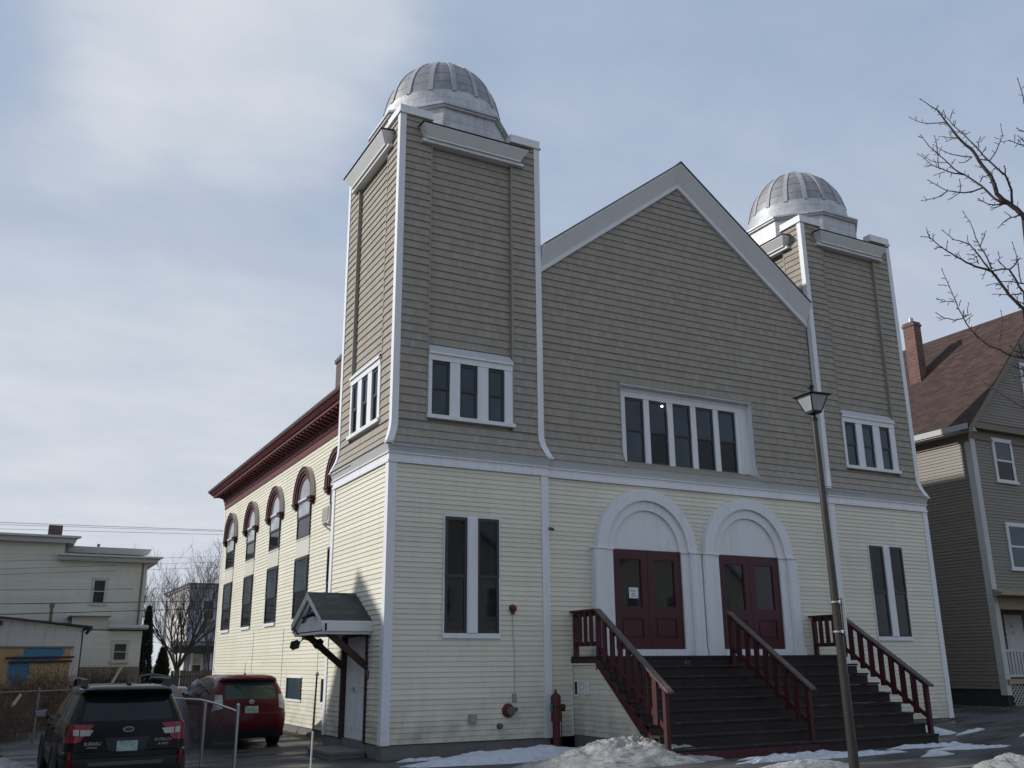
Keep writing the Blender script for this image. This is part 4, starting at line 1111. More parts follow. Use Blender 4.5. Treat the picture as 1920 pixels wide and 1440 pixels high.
# ------------------------------------------------------------------ street lamp
LP = (1.27, -10.31, gz(1.27, -10.31)); ZLm = 4.53
lamp = root('street_lamp', 'old-style street lamp with frosted lantern on a slim metal pole', 'street lamp', LP)
def rel(p): return (p[0] + LP[0], p[1] + LP[1], p[2])
mb = MB(); mb.lathe((LP[0], LP[1], 0), [(.13, LP[2]), (.13, LP[2] + .03), (.07, LP[2] + .06), (.066, LP[2] + .3), (.049, .6), (.044, 2.0), (.033, 4.08), (.033, 4.13)], 'pole_metal', 24); mb.build('pole', lamp, LP, 40)
mb = MB(); mb.lathe((LP[0], LP[1], 0), [(.039, 4.10), (.039, 4.135), (.025, 4.14), (.022, 4.17), (.03, 4.18), (.03, 4.19)], 'lamp_iron', 16); mb.build('collar', lamp, LP, 30)
mb = MB(); ra = R(42)
def sq(r, z): return [(LP[0] + r * math.cos(ra + k * math.pi / 2), LP[1] + r * math.sin(ra + k * math.pi / 2), z) for k in range(4)]
a, b = sq(.088, 4.205), sq(.178, 4.392)
mb.mesh(a + b, [(0, 1, 5, 4), (1, 2, 6, 5), (2, 3, 7, 6), (3, 0, 4, 7), (0, 3, 2, 1)], 'frosted'); mb.build('lantern_glass', lamp, LP)
mb = MB()
for k in range(4): mb.tube([a[k], b[k]], .0085, 'lamp_iron', 6)
for k in range(4): mb.tube([a[k], a[(k + 1) % 4]], .010, 'lamp_iron', 6); mb.tube([b[k], b[(k + 1) % 4]], .007, 'lamp_iron', 6)
p, q = sq(.095, 4.188), sq(.09, 4.206); mb.mesh(p + q, [(0, 1, 5, 4), (1, 2, 6, 5), (2, 3, 7, 6), (3, 0, 4, 7), (0, 3, 2, 1), (4, 5, 6, 7)], 'lamp_iron')
mb.build('lantern_frame', lamp, LP)
mb = MB(); r0, r1, r2, r3 = sq(.226, 4.392), sq(.226, 4.402), sq(.09, 4.432), sq(.045, 4.45)
for u, w in ((r0, r1), (r1, r2), (r2, r3)): mb.mesh(u + w, [(0, 1, 5, 4), (1, 2, 6, 5), (2, 3, 7, 6), (3, 0, 4, 7)], 'lamp_iron')
mb.mesh(r0, [(0, 3, 2, 1)], 'lamp_iron'); mb.mesh(r3, [(0, 1, 2, 3)], 'lamp_iron')
mb.lathe((LP[0], LP[1], 0), [(.033, 4.44), (.033, 4.455), (.028, 4.465), (.034, 4.495), (.04, 4.50), (.04, 4.522), (.02, 4.53), (.001, 4.531)], 'lamp_iron', 18); mb.build('lantern_cap', lamp, LP, 30)
_rt = Vector((math.cos(R(28.07)), -math.sin(R(28.07)), 0)); lamp.rotation_mode = 'QUATERNION'      # the pole leans a touch
from mathutils import Quaternion
lamp.rotation_quaternion = Quaternion((math.sin(R(28.07)), math.cos(R(28.07)), 0), R(-.75)); lamp.location = Vector(LP) + _rt * .062
sg = root('pole_sign', 'sign panel seen edge-on, strapped to the street lamp pole', 'sign', (LP[0] + .07, LP[1] - .03, 2.0)); SGO = (LP[0] + .07, LP[1] - .03, 2.0)
th = math.atan2(LP[1] + 17.88, LP[0] + 6.68)          # bearing from the street: the panel is almost edge-on to it
dv, pv = Vector((math.cos(th + R(9)), math.sin(th + R(9)), 0)), Vector((-math.sin(th + R(9)), math.cos(th + R(9)), 0))
LP = (LP[0] + _rt.x * .032, LP[1] + _rt.y * .032, LP[2])
cpt = Vector((LP[0], LP[1], 0)) - pv * .062
mb = MB(); T = lambda u, n, z: tuple(cpt + dv * u - pv * n + Vector((0, 0, z)))
mb.tbox(T, -.15, .15, .0, .006, 1.73, 2.12, 'white_paper'); mb.tbox(T, -.15, .15, -.006, -.001, 1.73, 2.12, 'galv'); mb.build('panel', sg, SGO)
for z in (1.77, 2.08):
    mb = MB(); mb.lathe((LP[0], LP[1], z), [(.056, -.008), (.056, .008), (.050, .01), (.050, -.01)], 'galv', 16); mb.box(LP[0] - .012, LP[0] + .012, LP[1] - .075, LP[1] - .05, z - .015, z + .015, 'galv'); mb.build('strap', sg, SGO)

# ------------------------------------------------------------------ driveway marker
DM = (-2.66, -4.47)
dm = root('driveway_marker', 'thin leaning driveway marker rod in front of the side door', 'marker', (DM[0], DM[1], gz(*DM)))
mb = MB(); z0 = gz(*DM); mb.tube([(DM[0] - .02, DM[1], z0), (DM[0] - .008, DM[1], .62)], .012, 'white_trim', 8); mb.build('rod', dm, (DM[0], DM[1], z0))
mb = MB(); mb.tube([(DM[0] - .008, DM[1], .60), (DM[0] + .012, DM[1], 1.33)], .013, 'black_plastic', 8); mb.build('sleeve', dm, (DM[0], DM[1], z0))
mb = MB(); mb.lathe((DM[0] + .013, DM[1], 1.345), [(.001, -.03), (.024, -.02), (.028, 0), (.02, .025), (.001, .03)], 'grey_plastic', 10); mb.build('knob', dm, (DM[0], DM[1], z0), 40)

# ------------------------------------------------------------------ cars (local: rear bumper at y=0, heading +y, ground z=0)
TAPER = .915       # the body draws in towards the tail
def car_rings(levels, nr=7, nc=6, ns=26, nf=5):
    """levels: z, half width, y rear, y front, rear corner, front corner, rear bulge -> closed rings"""
    rings = []
    for z, w0, yr, yf, cr, cf, bul in levels:
        h = []; w = w0 * TAPER
        for i in range(nr):
            u = (w - cr) * i / (nr - 1); h.append((u, yr + bul * (u / w) ** 2))
        b0 = h[-1][1]
        for i in range(1, nc + 1):
            a = math.pi / 2 * i / nc; h.append((w - cr + cr * math.sin(a), b0 + cr * 1.25 * (1 - math.cos(a))))
        y0 = h[-1][1]; y1 = yf - cf
        for i in range(1, ns + 1):
            t = i / ns; y = y0 + (y1 - y0) * t
            q_ = min(1, t / .32); h.append((w0 * (TAPER + (1 - TAPER) * (1 - (1 - q_) ** 2)) * (1 - .055 * max(0, (t - .55) / .45) ** 2), y))
        wl = h[-1][0]
        for i in range(1, nc + 1):
            a = math.pi / 2 * i / nc; h.append((wl - cf + cf * math.cos(a), y1 + cf * math.sin(a)))
        for i in range(1, nf + 1):
            h.append(((wl - cf) * (1 - i / nf), yf + .06 * (1 - ((wl - cf) * (1 - i / nf) / w) ** 2) - .06 + .06 * ((wl - cf) / w) ** 2 * 0))
        full = [(x, y, z) for x, y in h] + [(-x, y, z) for x, y in h[-2:0:-1]]
        rings.append(full)
    return rings
def seg_of(i, n, nr, nc, ns, nf):
    """name of the stretch between point i and i+1 of the half ring"""
    half = nr + nc + ns + nc + nf
    if i >= half - 1: i = n - 1 - i
    if i < nr - 1: return 'rear', i / (nr - 1)
    i -= nr - 1
    if i < nc: return 'rc', i / nc
    i -= nc
    if i < ns: return 'side', i / ns
    i -= ns
    if i < nc: return 'fc', i / nc
    return 'front', 0
def make_car(rt, levels, paint, gl_rear, gl_side, side_rng, win_lv, rear_lv, pillars, lower='black_plastic', cladding=2):
    P5 = (7, 6, 26, 5)
    rings = car_rings(levels, *P5); n = len(rings[0])
    body, rw = MB(), MB(); sws = {}
    ws = MB()
    for j in range(len(rings) - 1):
        for i in range(n):
            q = [rings[j][i], rings[j][(i + 1) % n], rings[j + 1][(i + 1) % n], rings[j + 1][i]]
            s, t = seg_of(i, n, *P5)
            zc = levels[j][0]
            if rear_lv[0] <= j < rear_lv[1] and (s == 'rear' ): rw.face(q, gl_rear)
            elif win_lv[0] <= j < win_lv[1] and s == 'side' and side_rng[0] <= t <= side_rng[1] and not any(a <= t < b for a, b in pillars): sws.setdefault((q[0][0] > 0, sum(t >= b for a, b in pillars)), MB()).face(q, gl_side)
            elif win_lv[0] <= j < win_lv[1] and s in ('front', 'fc') : ws.face(q, gl_side)
            elif j < cladding: body.face(q, lower)
            else: body.face(q, paint)
    body.face(rings[-1], paint)
    body.face(rings[0][::-1], lower)
    b = body.build('body', rt, smooth=38); sb = b.modifiers.new('round', 'BEVEL'); sb.width = .006; sb.segments = 2; sb.angle_limit = R(40)
    rw.build('rear_window', rt, smooth=50); [m_.build('side_window', rt, smooth=50) for m_ in sws.values()]; ws.build('windscreen', rt, smooth=50)
    return b
def wheel(rt, x, y, r, w):
    s = 1 if x > 0 else -1
    mb = MB(); mb.lathe((x, y, r), [(r * .62, -w / 2 * s), (r * .9, -w / 2 * s), (r, -w * .36 * s), (r, w * .36 * s), (r * .93, w / 2 * s), (r * .66, w / 2 * s), (r * .64, w * .42 * s)], 'tyre', 30, 'x'); wh = mb.build('wheel', rt, smooth=40)
    mb = MB(); mb.lathe((x, y, r), [(r * .66, w * .44 * s), (r * .62, w * .40 * s), (r * .56, w * .2 * s), (.001, w * .18 * s)], 'black_plastic', 30, 'x')
    for k in range(10):
        a = 2 * math.pi * k / 10; ca, sa = math.cos(a), math.sin(a); o = w * .42 * s
        mb.mesh([(x + o, y + r * .1 * ca - .02 * sa, r + r * .1 * sa + .02 * ca), (x + o, y + r * .1 * ca + .02 * sa, r + r * .1 * sa - .02 * ca), (x + o, y + r * .64 * ca + .03 * sa, r + r * .64 * sa - .03 * ca), (x + o, y + r * .64 * ca - .03 * sa, r + r * .64 * sa + .03 * ca)], [(0, 1, 2, 3)], 'rim')
    mb.lathe((x, y, r), [(r * .66, w * .43 * s), (r * .60, w * .43 * s)], 'rim', 30, 'x'); mb.lathe((x, y, r), [(r * .16, w * .43 * s), (.001, w * .44 * s)], 'rim', 16, 'x')
    mb.build('rim', wh)
def arch(rt, x, y, r, w, mat='black_plastic'):
    s = 1 if x > 0 else -1; mb = MB(); an = 20; v = []
    V = []; F = []
    for i in range(an + 1):
        a = math.pi * (-.08 + 1.16 * i / an)
        for rr, xx in ((r * 1.08, x), (r * 1.22, x), (r * 1.22, x - s * .05), (r * 1.08, x - s * .05)): V.append((xx, y + rr * math.cos(a), r + rr * math.sin(a)))
    for i in range(an):
        for k in range(4): F.append((i * 4 + k, i * 4 + (k + 1) % 4, (i + 1) * 4 + (k + 1) % 4, (i + 1) * 4 + k))
    mb.mesh(V, F, mat)
    mb.face([(x - s * .012, y + r * 1.1 * math.cos(math.pi * (-.12 + 1.24 * i / an)), r + r * 1.1 * math.sin(math.pi * (-.12 + 1.24 * i / an))) for i in range(an + 1)], 'black_plastic')
    mb.build('wheel_arch', rt)
def patch_on(rt, name, mb, **k): return mb.build(name, rt, **k)

def quadbox(mb, pts, d, mat):
    """thin slab: outline pts (x,z) -> y(x,z) front face with depth d"""
    pass

# ---- black wagon
BX, BY = -4.80, -2.50
bk = root('estate_car', 'black estate car seen from behind, with roof rails, at the left edge', 'car', (BX, BY, -.405), R(0.5))
lv = [  # z, w, yr, yf, cr, cf, bulge
    (.26, .80, .14, 4.60, .12, .35, .03), (.42, .885, .03, 4.74, .16, .4, .05), (.62, .915, .0, 4.80, .18, .42, .06), (.70, .92, .015, 4.80, .18, .42, .06),
    (.715, .92, .075, 4.80, .20, .42, .07), (.85, .92, .085, 4.76, .20, .42, .07), (1.00, .915, .10, 4.55, .20, .42, .07), (1.055, .905, .115, 4.35, .2, .42, .07), (1.09, .885, .14, 3.75, .19, .4, .07),
    (1.12, .865, .17, 3.45, .17, .3, .06), (1.22, .825, .25, 3.30, .15, .3, .05), (1.36, .765, .37, 3.07, .13, .28, .05), (1.47, .715, .47, 2.86, .11, .26, .05),
    (1.50, .70, .36, 2.78, .10, .25, .05), (1.545, .685, .33, 2.66, .12, .25, .06), (1.585, .64, .40, 2.45, .14, .25, .06), (1.605, .52, .60, 2.2, .18, .25, .06), (1.615, .3, .9, 1.9, .15, .2, .05)]
make_car(bk, lv, 'paint_black', 'car_glass', 'car_glass', (.03, .93), (9, 12), (9, 12), ((.30, .36), (.62, .67)), cladding=2)
def on_rear(x, z):      # surface depth of the black car's tail at (x, z)
    for a, b in zip(lv[:-1], lv[1:]):
        if a[0] <= z <= b[0]:
            t = (z - a[0]) / (b[0] - a[0]); w, yr, cr, bul = [a[i] + (b[i] - a[i]) * t for i in (1, 2, 4, 6)]; w *= TAPER
            ax = abs(x); u = min(ax, w - cr); y = yr + bul * (u / w) ** 2
            if ax > w - cr:
                s = min(1, (ax - (w - cr)) / cr); y += cr * 1.25 * (1 - math.sqrt(max(0, 1 - s * s)))
            return y
    return 0
def skin(name, outline, mat, rt, fn, lift=.012, parent=None, nx=6, nz=4):
    """raised panel that follows the bodywork. outline: four corners (x,z) TL TR BR BL"""
    mb = MB(); tl, tr, br_, bl = [Vector((p[0] * TAPER, p[1])) for p in outline]; g = []
    for j in range(nz + 1):
        for i in range(nx + 1):
            a = tl.lerp(tr, i / nx); b = bl.lerp(br_, i / nx); p = a.lerp(b, j / nz)
            y = fn(p.x, p.y); g.append((p.x, y - lift, p.y))
    n = nx + 1; m = len(g); g2 = [(x, y + lift + .03, z) for x, y, z in g]
    f = [(j * n + i, j * n + i + 1, (j + 1) * n + i + 1, (j + 1) * n + i) for j in range(nz) for i in range(nx)]
    edge = [i for i in range(n)] + [j * n + nx for j in range(1, nz + 1)] + [nz * n + i for i in range(nx - 1, -1, -1)] + [j * n for j in range(nz - 1, 0, -1)]
    f += [(edge[i], edge[(i + 1) % len(edge)], m + edge[(i + 1) % len(edge)], m + edge[i]) for i in range(len(edge))]
    mb.mesh(g + g2, f, mat); return mb.build(name, parent or rt, smooth=40)
for s in (-1, 1):
    x0_, x1_ = .50 * s, .915 * s
    tl = skin('tail_light', [(x0_, 1.075), (x1_, 1.085), (x1_ * 1.0, .83), (.70 * s, .84)], 'lamp_red', bk, on_rear, .014)
    skin('lens', [(.51 * s, 1.00), (.70 * s, 1.01), (.70 * s, .925), (.56 * s, .925)], 'lamp_clear', bk, on_rear, .02, tl); skin('lens', [(.72 * s, 1.01), (.80 * s, 1.015), (.80 * s, .935), (.72 * s, .93)], 'frosted', bk, on_rear, .02, tl)
    skin('reflector', [(.80 * s, .70), (.85 * s, .71), (.845 * s, .50), (.79 * s, .49)], 'lamp_red', bk, on_rear, .018)
pl = skin('number_plate', [(-.155, .845), (.155, .845), (.155, .69 + .015), (-.155, .69 + .015)], 'plate', bk, lambda x, z: .07, .02, nx=1, nz=1)
skin('plate_recess', [(-.33, .89), (.33, .89), (.25, .66), (-.25, .66)], 'black_plastic', bk, on_rear, .004)
mb = MB(); t = [(.075 * math.cos(a), .036 * math.sin(a)) for a in [2 * math.pi * i / 24 for i in range(24)]]
def ovalring(mb, cx, cz, rx, rz, y, w=.008, mat='chrome', n=24):
    for i in range(n):
        a, b = 2 * math.pi * i / n, 2 * math.pi * (i + 1) / n
        p = lambda k, a: (cx + (rx - k) * math.cos(a), y, cz + (rz - k) * math.sin(a))
        mb.mesh([p(0, a), p(w, a), p(w, b), p(0, b)] + [(x, y + .012, z) for x, y, z in (p(0, a), p(w, a), p(w, b), p(0, b))], [(0, 1, 2, 3), (0, 3, 7, 4), (1, 5, 6, 2)], mat)
ovalring(mb, 0, 1.0, .076, .036, .078)
for (x, z, r) in ((-.035, 1.004, .013), (.0, 1.012, .007), (.02, 1.004, .007), (.0, .992, .007), (.03, .993, .007), (.045, 1.005, .006)):
    for k in range(2):
        a = k * math.pi / 4; pts = []
        for q in range(8): rr = r if q % 2 == 0 else r * .35; pts.append((x + rr * math.cos(a + q * math.pi / 4), .083 - .001 * k, z + rr * math.sin(a + q * math.pi / 4)))
        if k == 0: mb.face(pts, 'chrome')
mb.build('emblem', bk)
text_mesh('SUBARU', .062, 'badge', 'chrome', (-.47, .083, .815), (R(90), 0, 0), bk, shear=.2, sx=1.0)
text_mesh('LIMITED', .036, 'badge', 'chrome', (-.47, .083, .765), (R(90), 0, 0), bk, sx=1.15)
text_mesh('OUTBACK', .052, 'badge', 'chrome', (.49, .083, .845), (R(90), 0, 0), bk, shear=.1)
text_mesh('AWD', .05, 'badge', 'chrome', (.49, .083, .785), (R(90), 0, 0), bk, shear=.25, sx=1.2)
skin('bumper_strip', [(-.55, .575), (.55, .575), (.55, .525), (-.55, .525)], 'plug_grey', bk, on_rear, .01)
mb = MB(); mb.tube([(.02, .235, 1.155), (-.30, .235, 1.19)], .012, 'black_plastic', 6); mb.lathe((.02, .22, 1.14), [(.035, 0), (.02, .03)], 'black_plastic', 10); mb.build('rear_wiper', bk)
for s in (-1, 1):
    mb = MB(); x = .60 * s
    mb.tube([(x, .72, 1.60), (x, .85, 1.665), (x, 1.1, 1.685), (x, 2.2, 1.685), (x * .98, 2.5, 1.66), (x * .97, 2.65, 1.58)], [.03, .034, .026, .026, .03, .03], 'black_plastic', 8)
    v = [(x - .045, .66, 1.585), (x + .045, .66, 1.585), (x + .05, 1.0, 1.60), (x - .05, 1.0, 1.60), (x - .035, .72, 1.69), (x + .035, .72, 1.69), (x + .035, .98, 1.70), (x - .035, .98, 1.70)]
    mb.mesh(v, [(0, 1, 5, 4), (1, 2, 6, 5), (2, 3, 7, 6), (3, 0, 4, 7), (4, 5, 6, 7)], 'black_plastic'); mb.build('roof_rail', bk, smooth=50)
    mb = MB(); mb.box(*sorted((s * .90, s * .97)), 2.80, 2.84, 1.06, 1.10, 'paint_black')
    c_ = (s * 1.03, 2.83, 1.15); v = []
    for y, k in ((2.76, 1.0), (2.84, .95), (2.92, .55)):
        for (dx, dz) in ((-.10, -.075), (.09, -.065), (.105, .05), (-.09, .075)): v.append((c_[0] + dx * s * k, y, c_[2] + dz * k))
    mb.mesh(v, [(0, 1, 2, 3)[::-1], (8, 9, 10, 11)] + [(a * 4 + k, a * 4 + (k + 1) % 4, a * 4 + 4 + (k + 1) % 4, a * 4 + 4 + k) for a in (0, 1) for k in range(4)], 'paint_black')
    mb.face([(c_[0] + dx * s, 2.757, c_[2] + dz) for dx, dz in ((-.088, -.063), (.08, -.055), (.094, .042), (-.08, .063))], 'mirror_glass'); mb.build('door_mirror', bk)
    for y in (1.02, 3.80): wheel(bk, s * .80, y, .345, .23); arch(bk, s * .925, y, .36, .05)
    for y in (1.35, 2.45): mb = MB(); mb.box(*sorted((s * .915, s * .945)), y, y + .18, .965, .99, 'paint_black'); mb.build('door_handle', bk)
mb = MB(); mb.tube([(.02, .62, 1.60), (.02, .70, 1.66), (.02, .80, 1.63)], [.03, .018, .03], 'black_plastic', 8); mb.build('aerial', bk)

# ---- red car
TAPER = .95
RX, RY = -1.43, 4.35
rd = root('hatchback_car', 'red tall hatchback car parked along the cream side wall, seen from behind', 'car', (RX, RY, gz(RX, RY) + .0), R(1.5))
lr = [
    (.22, .74, .12, 4.40, .14, .35, .04), (.40, .84, .02, 4.52, .20, .45, .06), (.58, .875, .0, 4.60, .24, .48, .07), (.74, .885, .02, 4.60, .25, .48, .07), (.76, .885, .07, 4.58, .25, .48, .07),
    (.90, .885, .10, 4.45, .25, .48, .07), (.985, .88, .12, 4.15, .25, .46, .07), (1.02, .865, .14, 3.85, .24, .4, .07), (1.05, .85, .165, 3.7, .23, .35, .07),
    (1.16, .82, .22, 3.45, .21, .3, .06), (1.30, .77, .31, 3.12, .19, .3, .06), (1.41, .715, .40, 2.85, .17, .28, .06), (1.445, .69, .30, 2.75, .17, .26, .07), (1.49, .665, .29, 2.6, .18, .25, .07),
    (1.54, .60, .38, 2.35, .2, .25, .07), (1.565, .48, .58, 2.1, .2, .25, .06), (1.575, .28, .9, 1.8, .14, .2, .05)]
make_car(rd, lr, 'paint_red', 'car_glass_green', 'car_glass', (.06, .95), (8, 11), (8, 11), ((.27, .33), (.60, .65)), cladding=1)
def on_red(x, z):
    global lv
    k = lv; lv = lr; y = on_rear(x, z); lv = k; return y
for s in (-1, 1):
    tl = skin('tail_light', [(.66 * s, 1.14), (.795 * s, 1.15), (.875 * s, .80), (.66 * s, .86)], 'lamp_clear', rd, on_red, .014, nz=6)
    skin('lens', [(.70 * s, 1.04), (.80 * s, 1.04), (.84 * s, .93), (.70 * s, .94)], 'frosted', rd, on_red, .02, tl)
    skin('reflector', [(.66 * s, .50), (.76 * s, .50), (.76 * s, .44), (.66 * s, .44)], 'lamp_red', rd, on_red, .014)
    for y in (.98, 3.72): wheel(rd, s * .76, y, .32, .21); arch(rd, s * .888, y, .325, .05, 'paint_red')
    mb = MB(); v = []; c_ = (s * .98, 3.1, 1.06); mb.box(*sorted((s * .86, s * .92)), 3.08, 3.12, 1.0, 1.03, 'paint_red'); mb.box(*sorted((s * .90, s * 1.08)), 3.03, 3.14, 1.0, 1.14, 'paint_red'); mb.build('door_mirror', rd)
skin('number_plate', [(-.155, .90), (.155, .90), (.155, .75), (-.155, .75)], 'plate', rd, lambda x, z: .075, .02, nx=1, nz=1)
mb = MB(); ovalring(mb, .0, .99, .06, .045, .10, .008, 'chrome'); ovalring(mb, 0, 1.0, .042, .016, .098, .007, 'chrome', 16); ovalring(mb, 0, .99, .02, .042, .097, .007, 'chrome', 16); mb.build('emblem', rd)
mb = MB(); mb.tube([(.03, .20, 1.07), (-.28, .20, 1.085)], .012, 'black_plastic', 6); mb.build('rear_wiper', rd)
mb = MB(); mb.tube([(-.03, .75, 1.565), (-.03, .78, 1.60)], [.03, .015], 'black_plastic', 8); mb.tube([(-.03, .78, 1.59), (.005, .93, 1.82)], .006, 'black_plastic', 5); mb.build('aerial', rd)
skin('diffuser', [(-.60, .385), (.60, .385), (.52, .26), (-.52, .26)], 'black_plastic', rd, on_red, .006)
mb = MB()
for x in (-.36, .36):      # seat backs seen through the glass are dark shapes on the shelf
    mb.box(x - .16, x + .16, 1.0, 1.08, .9, 1.36, 'black_plastic')
mb.build('seat', rd)

# ------------------------------------------------------------------ chain-link fences
def fence(name, label, pts, h, posts, mesh=True, gm='galv'):
    rt = root(name, label, 'fence', (pts[0][0], pts[0][1], gz(*pts[0][:2]))); O = tuple(rt.location)
    for i, (x, y) in enumerate(posts):
        mb = MB(); z = gz(x, y); mb.lathe((x, y, 0), [(.029, z - .1), (.029, z + h + .04), (.034, z + h + .045), (.034, z + h + .06), (.022, z + h + .08), (.001, z + h + .09)], gm, 14); mb.build('post', rt, O, 40)
    mb = MB(); mb.tube([(x, y, gz(x, y) + h + dz) for (x, y, dz) in [(p[0], p[1], p[2] if len(p) > 2 else 0) for p in pts]], .020, gm, 10); mb.build('top_rail', rt, O, 40)
    if mesh:
        mb = MB()
        (xa, ya), (xb, yb) = posts[0], posts[-1]
        L = math.hypot(xb - xa, yb - ya); nxt = int(L / .075)
        def at_(s, z): return (xa + (xb - xa) * s / L, ya + (yb - ya) * s / L, gz(xa, ya) + .04 + z)
        for k in range(-int(h / .075) - 1, nxt):
            for sgn in (1, -1):
                s0 = k * .075; a = [s0, 0.0, s0 + h, h - .06] if sgn == 1 else [s0 + h, 0.0, s0, h - .06]
                p, q = Vector((a[0], a[1])), Vector((a[2], a[3]))
                lo, hi = 0.0, 1.0; d = q.x - p.x
                t0, t1 = (0 - p.x) / d, (L - p.x) / d
                lo, hi = max(0, min(t0, t1)), min(1, max(t0, t1))
                if hi - lo < .02: continue
                P, Q = p.lerp(q, lo), p.lerp(q, hi)
                mb.tube([at_(P.x, P.y), at_(Q.x, Q.y)], .0018, 'galv_wire', 3, False)
        mb.build('wire_mesh', rt, O, None, False)
    return rt
fence('chain_link_fence', 'galvanised chain-link fence with a sagging rail, between the two parked cars', [(-2.78, -.30, -.05), (-2.92, .9, .05), (-3.05, 1.7, .10), (-3.28, 3.4, .09), (-3.5, 5.6, .08)], 1.08, [(-2.78, -.30), (-3.0, 1.5), (-3.5, 5.6)])
fence('chain_link_fence', 'chain-link fence by the brown brush, left of the black car', [(-9.5, 10.3), (-7, 10.15), (-4.6, 10.0), (-3.6, 9.9)], 1.27, [(-9.5, 10.3), (-7.5, 10.2), (-5.53, 10.1), (-3.6, 9.9)], True, 'galv_wire')

# ------------------------------------------------------------------ house on the right
hs = root('house', 'tall brown clapboard house with gabled brown roof, right of the church', 'house', (24.3, 6, .1)); HSO = (24.3, 6, .1)
hx0, hx1, hy0, hy1 = 19.85, 28.75, 1.0, 13.0
HF = frame((hx0, hy0), (1, 0), (0, -1)); HL = frame((hx0, hy1), (0, -1), (-1, 0)); wdt = hx1 - hx0
ez = 8.72
mb = MB()
ridge = 13.25
lap(mb, HF, 3.5, ez, 0, wdt, 'brown_siding', .1016, .017)
lap(mb, HF, ez, ridge, lambda z: (z - ez) / (ridge - ez) * wdt / 2, lambda z: wdt - (z - ez) / (ridge - ez) * wdt / 2, 'brown_siding', .1016, .017)
lap(mb, HL, .62, ez, 0, hy1 - hy0, 'brown_siding', .1016, .017)
# recessed porch wall
HP = frame((hx0, hy0 + 1.5), (1, 0), (0, -1))
lap(mb, HP, .9, 3.6, 0, wdt, 'brown_siding')
mb.box(hx1 - .05, hx1, hy0, hy1, .5, ez, 'brown_siding')
wall = mb.build('wall', hs, HSO)
mb = MB(); mb.box(hx0 + .03, hx0 + .3, hy0 + .03, hy1, -.3, .61, 'dark_footing'); mb.build('foundation', hs, HSO); mb = MB(); mb.box(hx0 + .31, hx1, hy0 + 1.6, hy1, -.3, .61, 'dark_footing'); mb.build('foundation', hs, HSO)
mb = MB(); corner_strip(mb, (hx0, hy0), (1, 0), (0, 1), .45, ez - .1, .19, .03, mat='house_trim'); mb.build('corner_board', hs, HSO)
mb = MB()
Ls = math.hypot(wdt / 2 + .42, (ridge - ez) * (wdt / 2 + .42) / (wdt / 2)); sl = (ridge - ez) / (wdt / 2); xm = (hx0 + hx1) / 2
slope_z = lambda x: ridge + .22 - sl * abs(x - xm)
for s in (-1, 1):
    xe = xm + s * (wdt / 2 + .42)
    top = [(xm, hy0 - .35, slope_z(xm)), (xm, hy1 + .3, slope_z(xm)), (xe, hy1 + .3, slope_z(xe)), (xe, hy0 - .35, slope_z(xe))]
    mb.mesh(top + [(x, y, z - .05) for x, y, z in top], [(0, 1, 2, 3), (7, 6, 5, 4), (0, 3, 7, 4), (3, 2, 6, 7)], 'roof_brown', [[(0, Ls), (hy1 - hy0 + .6, Ls), (hy1 - hy0 + .6, 0), (0, 0)]] + [None] * 3)
rf = mb.build('roof', hs, HSO)
mb = MB()
for s in (-1, 1):       # rake boards
    xe = xm + s * (wdt / 2 + .42)
    p = [(xm, slope_z(xm) - .052), (xe, slope_z(xe) - .052), (xe, slope_z(xe) - .30), (xm, slope_z(xm) - .30)]
    mb.mesh([(x, hy0 - .34, z) for x, z in p] + [(x, hy0 - .30, z) for x, z in p], [(0, 1, 2, 3), (7, 6, 5, 4), (0, 4, 5, 1), (2, 6, 7, 3), (1, 5, 6, 2)], 'brown_trim')
    p = [(xm, slope_z(xm) - .10), (xe, slope_z(xe) - .10), (xe, slope_z(xe) - .13), (xm, slope_z(xm) - .13)]
    mb.mesh([(x, hy0 - .30, z) for x, z in p] + [(x, hy0 + .0, z) for x, z in p], [(0, 1, 5, 4), (3, 7, 6, 2), (0, 4, 7, 3), (1, 2, 6, 5)], 'brown_trim')
mb.build('rake_board', rf, HSO)
mb = MB(); xe = hx0 - .42
mb.box(xe - .04, xe + .0, hy0 - .3, hy1 + .3, ez - .30, ez - .12, 'house_trim'); mb.box(xe, hx0 + .02, hy0 - .28, hy1 + .25, ez - .34, ez - .30, 'house_trim'); mb.box(hx0 - .05, hx0 - .012, hy0 + .0, hy1, ez - .60, ez - .34, 'brown_trim')
mb.box(hx0 - .03, hx1 + .03, hy0 - .285, hy0 - .012, ez - .22, ez - .02, 'brown_trim'); mb.mesh([(hx0 - .05, hy0 - .29, ez - .016), (hx1 + .05, hy0 - .29, ez - .016), (hx1 + .05, hy0 - .01, ez + .12), (hx0 + .05, hy0 - .01, ez + .12)], [(0, 1, 2, 3)], 'roof_brown')
mb.box(hx0 + .0, hx1, hy0 - .05, hy0 - .013, ez - .52, ez - .22, 'brown_trim'); mb.box(xe + .004, hx0 - .06, hy0 - .296, hy0 - .1, ez - .298, ez - .22, 'house_trim'); mb.build('eave_board', rf, HSO)
mb = MB(); mb.box(22.10, 22.48, 4.2, 4.68, 9.5, 13.62, 'brick_red'); mb.box(22.07, 22.51, 4.17, 4.71, 13.45, 13.54, 'brick_red'); mb.lathe((22.29, 4.44, 13.62), [(.10, -.1), (.10, .20), (.085, .20), (.085, 0)], 'galv', 14); mb.build('chimney', rf, HSO)
